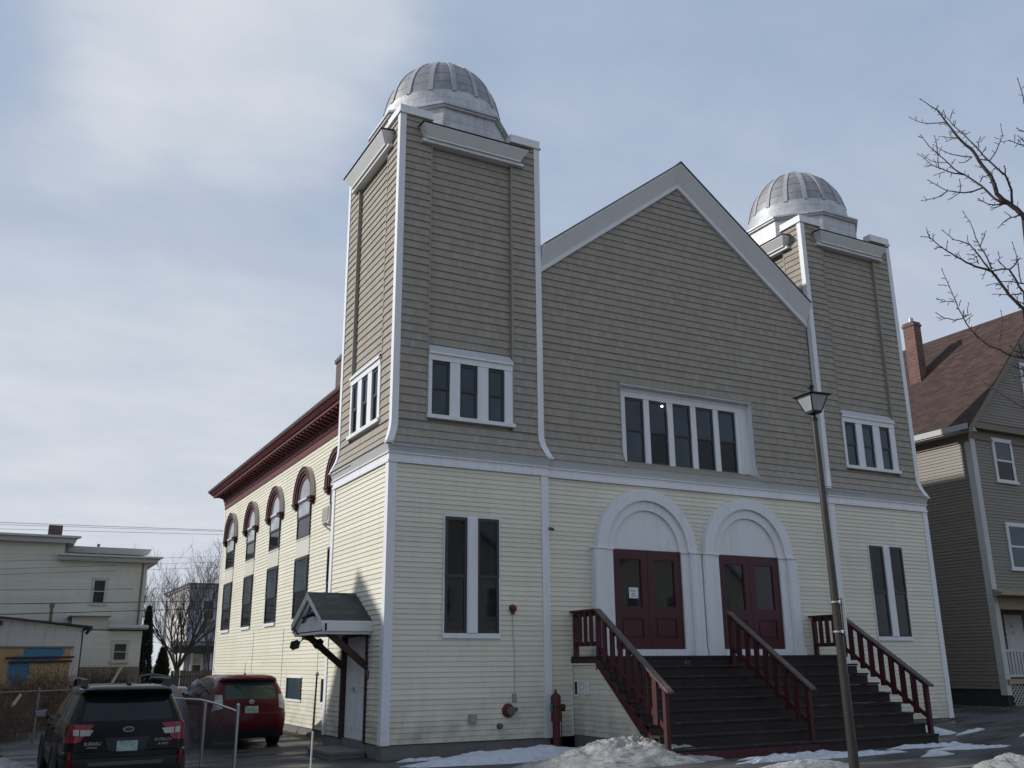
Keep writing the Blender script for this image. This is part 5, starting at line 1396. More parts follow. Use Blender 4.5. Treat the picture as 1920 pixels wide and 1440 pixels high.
def hwin(u0, u1, z0, z1, par=wall, T=HF, O=HSO, gu='sky_glass', gl='dark_glass', tr='white_sash'):
    mb = MB(); mb.tbox(T, u0 - .06, u0, 0, .045, z0 - .02, z1 + .02, tr); mb.tbox(T, u1, u1 + .06, 0, .045, z0 - .02, z1 + .02, tr); mb.tbox(T, u0 - .07, u1 + .07, 0, .055, z1 + .02, z1 + .09, tr); mb.tbox(T, u0 - .12, u1 + .12, 0, .08, z0 - .10, z0 - .02, tr)
    sash(mb, T, u0, u1, z0 - .02, z1 + .02, .012, 'white_sash', gu, gl, .05); return mb.build('window', par, O)
hwin(1.08, 1.95, 6.96, 8.25); hwin(1.13, 2.03, 4.20, 5.52, gl='pale_glass'); hwin(4.0, 4.9, 6.96, 8.25); hwin(4.0, 4.9, 4.2, 5.52); hwin(3.2, 3.9, 9.9, 11.1)
pt = bpy.data.objects.new('porch', None); col.objects.link(pt); pt.parent = hs
mb = MB(); mb.mesh([(hx0 - .42, hy0 - .6, 3.38), (hx1, hy0 - .55, 3.38), (hx1, hy0 + .0, 3.52), (hx0 - .02, hy0 + .0, 3.52), (hx0 - .42, hy0 - .6, 3.30), (hx1, hy0 - .55, 3.30), (hx1, hy0 + 1.5, 3.28), (hx0 - .02, hy0 + .0, 3.28)], [(0, 1, 2, 3), (0, 4, 5, 1), (4, 7, 6, 5), (0, 3, 7, 4)], 'porch_tan'); mb.box(hx0 + .2, hx1, hy0 - .05, hy0 + .1, 2.92, 3.28, 'porch_tan'); mb.build('porch_roof', pt, HSO)
mb = MB(); mb.box(hx0 + .03, hx1, hy0 - .1, hy0 + 1.5, .76, .9, 'porch_tan'); mb.build('deck', pt, HSO)
mb = MB(); mb.box(hx0 + .21, hx1, hy0 + .02, hy0 + .07, 1.68, 1.75, 'house_trim'); mb.box(hx0 + .21, hx1, hy0 + .02, hy0 + .07, .96, 1.02, 'house_trim')
x = hx0 + .32
while x < hx0 + 5: mb.box(x, x + .045, hy0 + .025, hy0 + .065, 1.02, 1.68, 'house_trim'); x += .15
mb.build('railing', pt, HSO)
mb = MB()
zl0, zl1 = .12, .74; L_ = 4.0
for k in range(-8, 31):
    for sg_ in (1, -1):
        s0 = k * .145; p, q = (Vector((s0, zl0)), Vector((s0 + .62, zl1))) if sg_ > 0 else (Vector((s0 + .62, zl0)), Vector((s0, zl1)))
        d = q.x - p.x; ts = sorted(((0 - p.x) / d, (L_ - p.x) / d)); lo, hi = max(0, ts[0]), min(1, ts[1])
        if hi - lo < .05: continue
        P, Q = p.lerp(q, lo), p.lerp(q, hi); w = Vector((-(Q - P).y, (Q - P).x)).normalized() * .015; yy = hy0 - .02 - (.008 if sg_ > 0 else 0)
        mb.mesh([(hx0 + .22 + a.x, yy, a.y) for a in (P + w, P - w, Q - w, Q + w)], [(0, 1, 2, 3)], 'house_trim')
mb.build('lattice', pt, HSO)
dr = MB(); T = HP; dr.tbox(T, 2.30, 3.40, 0, .04, .9, 3.0, 'brown_trim'); dr.tbox(T, 2.40, 3.30, .04, .06, .92, 2.86, 'white_sash')
for z0, z1 in ((1.05, 1.7), (1.85, 2.7)): dr.tbox(T, 2.52, 3.18, .06, .068, z0, z1, 'white_sash')
d_ = dr.build('door', hs, HSO)
mb = MB(); mb.tbox(HP, 2.62, 2.80, .07, .075, 2.45, 2.62, 'belt_grey'); mb.tbox(HP, 2.64, 2.82, .07, .075, 2.24, 2.36, 'belt_grey')
tag(mb.build('door_notice'), 'two small grey notices stuck on the white porch door', 'notice')
mb = MB(); random.seed(11)
for k in range(260):
    z = random.uniform(1.85, 2.55); r_ = .085; p = Vector((hx0 + .36 + random.uniform(-r_, r_), hy0 + .12 + random.uniform(-.07, .07), z)); d = Vector((random.uniform(-1, 1), random.uniform(-1, 1), random.uniform(-1, .6))).normalized() * random.uniform(.04, .09); w = d.cross(Vector((0, .3, 1))).normalized() * .012
    mb.mesh([p - w, p + w, p + d], [(0, 1, 2)], 'evergreen')
mb.tube([(hx0 + .36, hy0 + .12, 1.8), (hx0 + .36, hy0 + .12, 2.9)], .012, 'wire', 5)
tag(mb.build('hanging_plant', None, (0, 0, 0), None, False), 'dark hanging greenery beside the white porch door on the right', 'plant')

# ------------------------------------------------------------------ background on the left
def simple_win(T, u0, u1, z0, z1, parent, O, tr='white_sash', gu='pale_glass', gl='dark_glass'):
    mb = MB(); mb.tbox(T, u0 - .08, u0, 0, .05, z0, z1, tr); mb.tbox(T, u1, u1 + .08, 0, .05, z0, z1, tr); mb.tbox(T, u0 - .12, u1 + .12, 0, .06, z1, z1 + .13, tr); mb.tbox(T, u0 - .14, u1 + .14, 0, .09, z0 - .12, z0, tr)
    sash(mb, T, u0, u1, z0, z1, .012, 'white_sash' if tr == 'white_sash' else 'house_trim', gu if tr == 'white_sash' else 'dark_glass', gl, .05 if tr == 'white_sash' else .03); return mb.build('window', parent, O)
lh = root('house', 'cream flat-roofed house with stepped cornices at the far left', 'house', (-5, 34, -.45)); LO = (-5, 34, -.45)
LF = frame((0, 32), (1, 0), (0, -1))
mb = MB()
lap(mb, LF, -.4, 6.55, -16, -.52, 'cream_siding_far', .12, .02); lap(mb, LF, 6.55, 7.1, -16, -4.30, 'cream_siding_far', .12, .02)
LR = frame((-.52, 32), (0, 1), (1, 0)); lap(mb, LR, -.4, 6.5, 0, 10, 'cream_siding_far', .12, .02)
mb.box(-4.34, -4.30, 32, 42, 6.5, 7.1, 'cream_siding_far'); w_ = mb.build('wall', lh, LO)
mb = MB()
mb.prism([(-.5, 7.42), (.62, 7.42), (.62, 7.33), (.45, 7.27), (.40, 7.10), (-.5, 7.10)], (lambda n, z: LF(-16, n, z), lambda n, z: LF(-4.30 + max(0, n), n, z)), 'house_trim')
mb.box(-4.3, -3.9, 32, 42, 7.1, 7.42, 'grey_trim')
mb.prism([(-.5, 6.60), (.62, 6.60), (.62, 6.52), (.45, 6.46), (.40, 6.32), (-.5, 6.32)], (lambda n, z: LF(-4.55, n, z), lambda n, z: LF(-.52 + max(0, n), n, z)), 'house_trim')
mb.box(-.52, -.05, 32, 42, 6.35, 6.6, 'grey_trim'); mb.box(-16, -4.3, 32, 42, 7.38, 7.43, 'roof_dark'); mb.box(-4.3, -.5, 32, 42, 6.56, 6.605, 'roof_dark')
mb.build('cornice', lh, LO)
mb = MB(); mb.box(-4.2, -.75, 33.6, 42, 6.4, 6.8, 'grey_tarp'); mb.prism([(0, 6.8), (.35, 6.84), (.45, 7.05), (.5, 7.14), (0, 7.14)], (lambda n, z: (-4.1, 33.6 - n, z), lambda n, z: (-.75 + n, 33.6 - n, z)), 'grey_trim'); mb.build('roof_parapet', lh, LO)
mb = MB(); mb.box(-5.05, -4.42, 34, 34.6, 7.3, 8.22, 'brick_dark'); mb.build('chimney', lh, LO)
simple_win(LF, -2.86, -2.33, 4.38, 5.46, w_, LO, 'cream_trim')
mb = MB(); mb.tube([(-.72, 31.95, 6.3), (-.72, 31.93, 3.3)], .04, 'brown_trim', 8); mb.build('drainpipe', lh, LO)
mb = MB(); XF = frame((0, 29), (1, 0), (0, -1))
lap(mb, XF, -.4, 3.0, -3.32, -.83, 'cream_siding_far', .12, .02); lap(mb, frame((-.83, 29), (0, 1), (1, 0)), -.4, 3.0, 0, 3, 'cream_siding_far', .12, .02); lap(mb, frame((0, 29.9), (1, 0), (0, -1)), 3.0, 3.66, -3.75, -2.25, 'cream_siding_far', .12, .02); mb.box(-2.29, -2.25, 29.9, 32, 3.0, 3.6, 'cream_siding_far')
ex = mb.build('rear_extension', lh, LO)
mb = MB(); mb.prism([(-.1, 3.27), (.35, 3.23), (.35, 3.12), (.25, 3.05), (-.1, 3.05)], (lambda n, z: XF(-2.3, n, z), lambda n, z: XF(-.62, n, z)), 'house_trim'); mb.box(-3.4, -.65, 29, 32, 3.0, 3.05, 'roof_dark'); mb.build('extension_roof', ex, LO); mb = MB(); mb.box(-3.4, -.8, 28.96, 29, -.45, 1.45, 'brown_trim'); mb.build('skirting', ex, LO); mb = MB(); mb.lathe((-4.6, 30.6, 3.3), [(.07, -1), (.07, .75), (.11, .76), (.11, .9), (.06, .95)], 'brown_trim', 10); mb.build('vent_pipe', lh, LO); mb = MB(); mb.lathe((-2.75, 33.3, 7.1), [(.05, -.4), (.05, .1), (.08, .11), (.07, .2), (.001, .22)], 'brown_trim', 8); mb.build('roof_vent', lh, LO); mb = MB(); mb.box(-3.85, -2.1, 29.6, 32, 3.66, 3.72, 'house_trim'); mb.build('extension_roof', ex, LO)
simple_win(XF, -1.97, -1.42, 1.72, 2.46, ex, LO, 'cream_trim')

gr = root('garage', 'low white stained garage with a sprayed blue and orange door panel', 'garage', (-5, 20, -.45)); GO = (-5, 20, -.45)
GF = frame((0, 20), (1, 0), (0, -1))
mb = MB(); mb.mesh([GF(-13, 0, -.45), GF(-3.93, 0, -.45), GF(-3.93, 0, 2.80), GF(-6.7, 0, 3.12), GF(-13, 0, 3.2)], [(0, 1, 2, 3, 4)], 'stained_white'); mb.box(-3.97, -3.93, 20, 26, -.45, 2.78, 'stained_white'); mb.build('wall', gr, GO)
mb = MB(); mb.mesh([(-13, 19.8, 3.24), (-6.7, 19.8, 3.17), (-3.66, 19.8, 2.86), (-3.66, 26, 2.86), (-6.7, 26, 3.17), (-13, 26, 3.24)] + [(-13, 19.8, 3.18), (-6.7, 19.8, 3.11), (-3.66, 19.8, 2.80), (-3.66, 26, 2.80), (-6.7, 26, 3.11), (-13, 26, 3.18)], [(0, 1, 4, 5), (1, 2, 3, 4), (0, 6, 7, 1), (1, 7, 8, 2), (2, 8, 9, 3), (6, 11, 10, 7), (7, 10, 9, 8)], 'roof_dark'); mb.tube([(-3.7, 19.85, 2.8), (-3.85, 19.95, 2.6)], .06, 'roof_dark', 6); mb.build('roof', gr, GO)
mb = MB(); mb.tbox(GF, -9.5, -4.27, .0, .05, -.45, 2.11, 'painted_board'); mb.tbox(GF, -9.6, -4.2, .05, .09, 2.11, 2.16, 'brown_trim'); dp = mb.build('door', gr, GO)
for z, a, b in ((1.80, -6.3, -4.15), (1.66, -6.2, -4.2)):
    mb = MB(); mb.tube([(a, 19.87, z - .03), (b, 19.87, z)], .035, 'brown_wood', 8); mb.build('cross_bar', dp, GO)
mb = MB(); mb.lathe((-6.62, 19.9, 2.95), [(.001, -.1), (.09, -.08), (.09, 0), (.04, .06), (.001, .07)], 'black_plastic', 10); mb.box(-6.65, -6.59, 19.9, 20, 2.95, 3.02, 'black_plastic'); mb.build('lamp', gr, GO)

bh = root('house', 'blue-grey house with a dark porch roof, behind the bare tree', 'house', (5, 50, -.3)); BO = (5, 50, -.3)
BF = frame((0, 48), (1, 0), (0, -1)); BL = frame((4.25, 58), (0, -1), (-1, 0))
mb = MB(); lap(mb, BF, -.4, 6.6, 4.25, 12, 'blue_siding', .14, .012); lap(mb, BL, -.4, 6.6, 0, 10, 'pale_siding', .14, .012); bw = mb.build('wall', bh, BO)
mb = MB(); mb.box(4.1, 12.4, 47.8, 58.5, 6.6, 6.72, 'grey_tarp'); mb.box(4.15, 12.3, 47.85, 58.4, 6.48, 6.6, 'house_trim'); mb.build('roof', bh, BO)
mb = MB(); mb.prism([(0, 3.0), (1.6, 2.7), (1.6, 2.25), (0, 2.25)], (lambda n, z: BF(3.3, n, z), lambda n, z: BF(12, n, z)), 'roof_dark'); mb.box(4.1, 12, 46.45, 46.5, -.4, .8, 'house_trim')
for x in (4.4, 5.6, 7.5): mb.box(x, x + .12, 46.45, 46.57, .8, 2.3, 'house_trim')
mb.build('porch', bh, BO)
simple_win(BF, 5.2, 5.9, 4.4, 5.6, bw, BO); simple_win(BF, 4.75, 5.35, 1.0, 2.1, bw, BO, gu='blind_glass')
ph = root('house', 'sliver of a far white house between the dark evergreen and the bare tree', 'house', (.6, 62, 0)); PO = (.6, 62, 0)
mb = MB(); lap(mb, frame((0, 60), (1, 0), (0, -1)), -.4, 6.6, -1.5, 2.7, 'pale_siding', .14, .012); mb.box(2.66, 2.7, 60, 68, -.4, 6.6, 'pale_siding'); pw_ = mb.build('wall', ph, PO)
mb = MB(); mb.mesh([(-1.9, 59.6, 6.5), (3.1, 59.6, 6.5), (.6, 59.6, 8.3), (-1.9, 68, 6.5), (3.1, 68, 6.5), (.6, 68, 8.3)], [(0, 1, 2), (0, 2, 5, 3), (1, 4, 5, 2)], 'grey_tarp'); mb.build('roof', ph, PO)
simple_win(frame((0, 60), (1, 0), (0, -1)), .9, 1.7, 4.4, 5.6, pw_, PO)

# ------------------------------------------------------------------ trees and brush
def limb(mb, p, d, r, L, depth, rnd, mat='bark', spread=.6, up=.15, minr=.006, n=6):
    pts = [p]; rads = [r]; q = p.copy(); dd = d.normalized(); k = max(3, int(L / .35)); kk = 0
    spots = []
    for i in range(k):
        dd = (dd + Vector((rnd.uniform(-1, 1), rnd.uniform(-1, 1), rnd.uniform(-.6, 1))) * .11 + Vector((0, 0, up * .25))).normalized()
        q = q + dd * (L / k); pts.append(q.copy()); rads.append(max(minr, r * (1 - .62 * (i + 1) / k))); spots.append((q.copy(), dd.copy(), rads[-1]))
    mb.tube(pts, rads, mat, max(3, n), False)
    if depth == 0: return
    for (s, sd, sr) in spots[max(0, k // 4):]:
        for _ in range(1 if rnd.random() < .75 else 2):
            a = sd.cross(Vector((rnd.uniform(-1, 1), rnd.uniform(-1, 1), rnd.uniform(-1, 1)))).normalized()
            nd = (sd * (1 - spread * .4) + a * spread * rnd.uniform(.7, 1.3) + Vector((0, 0, up))).normalized()
            limb(mb, s, nd, sr * .62, L * rnd.uniform(.42, .62), depth - 1, rnd, mat, spread, up, minr, n - 1)
def bare_tree(name, label, base, h, stems, seed, depth=3, r=.13, minr=.009, group=None):
    rnd = random.Random(seed); z = gz(base[0], base[1])
    rt = root(name, label, 'tree', (base[0], base[1], z), group=group); O = (base[0], base[1], z)
    B = Vector((base[0], base[1], z)); top = B + Vector((.05, 0, h * .22))
    mb = MB(); mb.tube([B - Vector((0, 0, .2)), B + Vector((0, 0, .15)), top, top + Vector((0, 0, .3))], [r * 1.7, r * 1.25, r, r * .7], 'bark', 10); mb.build('trunk', rt, O, 50)
    mb = MB()
    for k in range(stems):
        a = 2 * math.pi * k / stems + rnd.uniform(-.3, .3)
        limb(mb, top + Vector((0, 0, rnd.uniform(-.3, .25))), Vector((math.cos(a) * .55, math.sin(a) * .55, 1)), r * rnd.uniform(.42, .6), h * rnd.uniform(.5, .66), depth, rnd, 'bark', .55, .16, minr)
    mb.build('crown', rt, O, None, False)
    return rt
bare_tree('bare_tree', 'bare multi-stemmed tree between the cream house and the church', (2.55, 40), 6.6, 6, 5, 4, .15, .0045)
bare_tree('bare_tree', 'smaller bare tree behind the blue barrel, hard by the church corner', (3.6, 36), 4.2, 3, 8, 3, .07, .005)
def evergreen(label, x, y, h, r, seed):
    rnd = random.Random(seed); z = gz(x, y); rt = root('evergreen', label, 'tree', (x, y, z)); O = (x, y, z)
    mb = MB(); mb.tube([(x, y, z), (x, y, z + h * .9)], [.07, .02], 'bark', 8); mb.build('trunk', rt, O)
    mb = MB()
    for k in range(5200):
        t = rnd.random() ** .8; zz = z + .1 + h * t; rr = r * (1 - t) ** .55 * (.75 + .3 * mn.noise((t * 6, k % 7, seed))) * rnd.uniform(.55, 1.05)
        a = rnd.uniform(0, 2 * math.pi); p = Vector((x + rr * math.cos(a), y + rr * math.sin(a), zz)); d = Vector((math.cos(a) * .5, math.sin(a) * .5, rnd.uniform(.3, 1.2))).normalized() * rnd.uniform(.08, .2); w = d.cross(Vector((rnd.uniform(-1, 1), rnd.uniform(-1, 1), .2))).normalized() * .035
        mb.mesh([p - w, p + w, p + d], [(0, 1, 2)], 'evergreen')
    mb.build('crown', rt, O, None, False)
evergreen('tall dark columnar evergreen at the corner of the cream house', -.42, 30.5, 4.3, .5, 3)
evergreen('short dark rounded evergreen bush beside the tall evergreen', .45, 31, 2.4, .6, 6)
def brush(label, cx, cy, rx, ry, h, n, seed, mat='dead_stem'):
    rnd = random.Random(seed); z = gz(cx, cy); rt = root('shrub', label, 'shrub', (cx, cy, z)); mb = MB()
    for k in range(n):
        a = rnd.uniform(0, 6.283); q = math.sqrt(rnd.random()); x, y = cx + rx * q * math.cos(a), cy + ry * q * math.sin(a); p = Vector((x, y, gz(x, y))); hh = h * rnd.uniform(.45, 1.1) * (1 - .35 * q)
        d = Vector((rnd.uniform(-.35, .35), rnd.uniform(-.35, .35), 1)).normalized(); pts = [p]
        for i in range(4): d = (d + Vector((rnd.uniform(-.3, .3), rnd.uniform(-.3, .3), rnd.uniform(-.2, .12)))).normalized(); p = p + d * hh / 4; pts.append(p.copy())
        r = rnd.uniform(.005, .011); mb.tube(pts, [r, r, r * .8, r * .6, r * .4], mat, 3, False)
        for i in (1, 2, 3, 3):
            s = pts[i]; e = s + Vector((rnd.uniform(-1, 1), rnd.uniform(-1, 1), rnd.uniform(.1, 1))).normalized() * hh * rnd.uniform(.12, .3); mb.tube([s, e], [r * .6, r * .35], mat, 3, False)
            for _ in range(2):
                c = s.lerp(e, rnd.uniform(.3, 1)); w = Vector((rnd.uniform(-1, 1), rnd.uniform(-1, 1), rnd.uniform(-1, 1))) * .03; u = Vector((rnd.uniform(-1, 1), rnd.uniform(-1, 1), rnd.uniform(-1, 1))) * .05; mb.mesh([c - w, c + w, c + u], [(0, 1, 2)], mat)
    mb.build('stems', rt, (cx, cy, z), None, False)
brush('tangled brown brush in front of the sprayed garage door', -5.2, 17.6, 1.5, 1.2, 2.3, 620, 2)
brush('brown dead brush behind the chain-link fence at the left edge', -6.6, 12.5, 1.3, 1.0, 1.5, 330, 4)
brush('dark brown weeds against the back of the cream house', -2.4, 26.5, 1.3, .8, 2.2, 420, 5, 'dark_stem')
brush('bare brown stems in the bottom left corner beside the snow', -7.2, 3.2, .8, 1.2, 1.1, 130, 6)

# branches of the street tree that reach into the frame from the right
CX = Vector((-6.6765, -17.882, 1.4754))
st = root('street_tree', 'bare budding street tree reaching in from the right edge', 'tree', (4.35, -11.4, gz(4.35, -11.4))); SO_ = tuple(st.location)
def _ray(px, py, dist):
    f_, yaw, pit, rol = 1761.354, R(28.0701), R(16.5398), R(-.4624)
    fw = Vector((math.sin(yaw) * math.cos(pit), math.cos(yaw) * math.cos(pit), math.sin(pit))); rt_ = Vector((math.cos(yaw), -math.sin(yaw), 0)); up = rt_.cross(fw)
    r2 = rt_ * math.cos(rol) + up * math.sin(rol); u2 = -rt_ * math.sin(rol) + up * math.cos(rol)
    d = fw + r2 * ((px - 960) / f_) - u2 * ((py - 720) / f_)
    return CX + d * (dist / math.hypot(d.x, d.y))
A2 = lambda x, y: (1700 + x / 4.5, 130 + y / 4.5)
A3 = lambda x, y: (1720 + x / 4.365, 390 + y / 4.365)
tw = MB(); rnd = random.Random(31)
def br(pts, f, r0, r1, d0=11.2, d1=None, ext=None, bud=True):
    """one branch: shape from its photographed outline, set at its own distance and given depth and taper"""
    if d1 is None: d1 = d0 + rnd.uniform(-.5, .5)
    n = len(pts); P = []
    for i, p in enumerate(pts):
        t = i / max(1, n - 1); P.append(_ray(*f(*p), d0 + (d1 - d0) * t))
    if ext: P = [Vector(e) for e in ext] + P
    # small kinks between the joints
    Q = [P[0]]
    for a, b in zip(P[:-1], P[1:]):
        L = (b - a).length; Q.append(a.lerp(b, .5) + Vector((rnd.uniform(-1, 1), rnd.uniform(-1, 1), rnd.uniform(-1, 1))) * L * .035); Q.append(b)
    m = len(Q); rad = [1.1 * (r0 + (r1 - r0) * i / (m - 1)) for i in range(m)]
    tw.tube(Q, rad, 'twig', 6)
    if bud:      # swollen tip and little spurs
        e = Q[-1]; d = (Q[-1] - Q[-2]).normalized(); tw.tube([e - d * .005, e + d * .012, e + d * .03], [r1 * 1.0, r1 * 2.0, r1 * .6], 'twig', 5)
        for i in range(1, m - 1):
            for _q in range(2):
                if rnd.random() > .5: continue
                s = Q[i]; v = (d.cross(Vector((rnd.uniform(-1, 1), rnd.uniform(-1, 1), rnd.uniform(-1, 1)))).normalized() + d * .6).normalized(); L = rnd.uniform(.012, .055) * (1.6 if rnd.random() < .2 else 1); tw.tube([s, s + v * L, s + v * (L + .012)], [.003, .0042, .0018], 'twig', 4)
    return Q
TB = Vector((4.35, -11.4, 0))
zf = lambda z: TB + Vector((0, 0, z))
A = br([(990, 1240), (930, 1180), (860, 1130), (810, 1100), (760, 1050), (745, 990), (710, 900), (665, 845), (610, 770), (560, 690), (500, 640), (440, 580), (400, 530), (345, 460), (300, 400), (255, 340), (200, 310), (125, 258)], A2, .034, .0035, 11.3, 10.7, ext=[zf(3.4), zf(4.6) + Vector((-.5, .1, 0)), ])
dA = 11.2
for pts, f, r0, r1 in (
    ([(890, 1130), (885, 1020), (855, 940), (830, 890), (780, 850), (715, 790), (640, 720), (590, 660), (530, 600), (470, 540), (390, 470), (330, 400), (265, 345)], A2, .014, .003),
    ([(860, 1130), (810, 1130), (740, 1090), (680, 1030), (620, 975), (560, 935), (490, 890), (390, 875), (300, 840), (210, 805), (160, 760), (100, 718)], A2, .016, .003),
    ([(490, 890), (400, 840), (350, 790), (270, 720), (190, 650), (150, 600), (125, 562)], A2, .007, .0028),
    ([(640, 1000), (560, 1030), (490, 1042), (420, 1035), (340, 1025), (260, 980), (190, 940)], A2, .009, .003),
    ([(340, 1030), (290, 1070), (200, 1095), (140, 1105)], A2, .006, .0028), ([(550, 740), (450, 730), (370, 715), (290, 680), (230, 640)], A2, .007, .003),
    ([(700, 770), (745, 710), (780, 630), (810, 560), (795, 470)], A2, .007, .003), ([(790, 610), (855, 600)], A2, .005, .003), ([(830, 890), (825, 820)], A2, .008, .006),
    ([(800, 1135), (740, 1145), (680, 1135), (615, 1098)], A2, .008, .0035), ([(810, 1140), (725, 1180)], A2, .007, .004), ([(950, 1230), (880, 1250), (820, 1285), (775, 1335)], A2, .009, .0035), ([(880, 1250), (830, 1205)], A2, .006, .003),
    ([(370, 410), (395, 340)], A2, .005, .003), ([(610, 660), (620, 570)], A2, .006, .003), ([(615, 590), (660, 570)], A2, .004, .003), ([(630, 720), (660, 670)], A2, .006, .003), ([(400, 480), (410, 435)], A2, .005, .003), ([(345, 445), (230, 455), (130, 450), (35, 410)], A2, .006, .003),
    ([(430, 580), (350, 575), (275, 570)], A2, .006, .003), ([(470, 540), (530, 530)], A2, .005, .003), ([(620, 760), (690, 770)], A2, .006, .005), ([(620, 950), (640, 910), (690, 895), (735, 845)], A2, .006, .004), ([(550, 740), (500, 780), (450, 785)], A2, .006, .003),
    ([(270, 830), (265, 720), (250, 620), (235, 565)], A2, .005, .0028), ([(380, 800), (410, 760)], A2, .005, .003), ([(210, 810), (150, 822)], A2, .005, .003), ([(320, 865), (245, 890)], A2, .005, .003), ([(380, 880), (370, 905)], A2, .005, .003), ([(450, 1035), (448, 940)], A2, .005, .003), ([(430, 1050), (355, 1098)], A2, .005, .003), ([(345, 790), (280, 785), (200, 770), (130, 715)], A2, .005, .003),
    ([(410, 580), (340, 605)], A2, .005, .003), ([(480, 530), (430, 525), (365, 520)], A2, .005, .003), ([(340, 455), (285, 468)], A2, .004, .003), ([(300, 370), (310, 345)], A2, .004, .003), ([(250, 335), (262, 305)], A2, .004, .003), ([(700, 955), (750, 965)], A2, .006, .004), ([(640, 830), (585, 815)], A2, .005, .003), ([(590, 650), (545, 665)], A2, .005, .003)):
    br(pts, f, r0, r1, dA + rnd.uniform(-.05, .05) - (.3 if pts[0][0] < 640 else 0), None)
br([(990, 290), (965, 170), (940, 90)], A2, .007, .003, 10.6, 10.5, ext=[zf(4.6) + Vector((-.1, -.2, 0)), _ray(1990, 300, 10.8)])
for pts in ([(1040, 560), (990, 525), (935, 500)], [(1040, 650), (990, 640), (940, 630), (875, 605)], [(1000, 620), (945, 565)]): br(pts, A2, .007, .003, 10.6, 10.4)
br([(1040, 600), (1000, 640)], A2, .009, .007, 10.7, 10.6, ext=[zf(4.4)])
br([(873, 830), (820, 780), (750, 710), (700, 640), (650, 570), (610, 520), (560, 500), (480, 480), (400, 445), (320, 400), (240, 350), (180, 310), (100, 240), (40, 235)], A3, .021, .003, 11.3, 10.6, ext=[zf(3.0), zf(3.9) + Vector((-.4, .15, 0))])
br([(873, 690), (830, 640), (790, 560), (750, 500), (690, 500), (620, 515)], A3, .013, .007, 11.2, 11.0, ext=[zf(3.6), zf(4.25) + Vector((-.5, .2, 0))])
for pts, r0, r1 in (([(610, 500), (590, 450), (545, 360), (510, 310), (475, 240), (455, 170), (430, 110), (380, 40)], .009, .003), ([(600, 510), (540, 440), (490, 370), (430, 300), (380, 280), (300, 260), (215, 190)], .009, .003), ([(430, 300), (410, 230)], .005, .003),
    ([(720, 490), (660, 425), (690, 400)], .006, .003), ([(760, 500), (810, 450), (815, 400), (780, 290)], .008, .003), ([(820, 430), (855, 415)], .005, .003), ([(850, 610), (830, 500), (820, 430)], .007, .005), ([(873, 620), (760, 600), (680, 600)], .007, .003), ([(860, 700), (740, 710), (630, 705)], .007, .003),
    ([(700, 640), (640, 615), (575, 632)], .005, .003), ([(515, 310), (550, 230), (560, 190)], .006, .003), ([(500, 350), (540, 340)], .005, .003), ([(240, 340), (245, 285)], .005, .003), ([(270, 390), (220, 390)], .005, .003), ([(200, 325), (140, 332)], .005, .003), ([(75, 160), (100, 240)], .003, .005), ([(680, 660), (645, 662)], .005, .003), ([(745, 690), (740, 645)], .005, .003), ([(330, 400), (315, 375)], .005, .003), ([(130, 255), (128, 215)], .005, .003),
    ([(600, 460), (630, 450)], .005, .003), ([(470, 430), (420, 410)], .005, .003), ([(490, 440), (440, 450)], .005, .003), ([(500, 460), (480, 395), (420, 380)], .005, .003), ([(560, 510), (535, 575)], .004, .003), ([(820, 760), (825, 715)], .005, .003), ([(800, 760), (870, 780)], .006, .004), ([(835, 650), (815, 655)], .005, .004)):
    br(pts, A3, r0, r1, 10.95, None)
br([(980, 1230), (870, 1225), (760, 1205), (720, 1190), (670, 1155), (590, 1130), (540, 1095), (480, 1040), (430, 985), (380, 905), (340, 830), (310, 750), (265, 650), (235, 580), (205, 510)], A3, .013, .003, 11.0, 10.7, ext=[zf(2.6), zf(3.1) + Vector((-.3, .1, 0))])
for pts, r0, r1 in (([(670, 1155), (672, 1100), (690, 1000), (700, 920), (685, 850)], .006, .003), ([(375, 905), (300, 918), (220, 900), (160, 862)], .006, .003), ([(310, 770), (210, 768), (165, 740)], .005, .003), ([(245, 635), (190, 630)], .004, .003), ([(380, 890), (415, 880), (420, 780)], .005, .003), ([(400, 920), (450, 880)], .004, .003), ([(470, 1010), (515, 955)], .005, .003), ([(375, 890), (380, 840)], .005, .003), ([(345, 800), (352, 765)], .004, .003), ([(310, 730), (325, 710)], .004, .003), ([(225, 905), (185, 918)], .004, .003),
    ([(900, 1180), (860, 1180), (800, 1170), (770, 1138)], .009, .006), ([(860, 1220), (845, 1150), (830, 1120)], .008, .005), ([(950, 1400), (880, 1370), (800, 1390)], .008, .004), ([(930, 1330), (860, 1320), (800, 1300)], .007, .004), ([(900, 1430), (840, 1415), (780, 1400)], .007, .004)):
    br(pts, A3, r0, r1, 10.85, None)
for k in range(26):      # the rest of the crown, outside the frame
    a = rnd.uniform(-2.0, .9); b = zf(rnd.uniform(2.6, 5.2))
    limb(tw, b, Vector((math.cos(a), math.sin(a), rnd.uniform(.4, 1.1))), .03, rnd.uniform(1.2, 2.0), 1, rnd, 'twig', .6, .1, .003, 5)
tw.build('branches', st, SO_, None, False)
mb = MB(); mb.tube([zf(gz(4.35, -11.4) - .1), zf(.1), zf(2.2), zf(3.6), zf(4.8), zf(6.4)], [.15, .105, .09, .07, .045, .015], 'bark', 14); mb.build('trunk', st, SO_, 50)

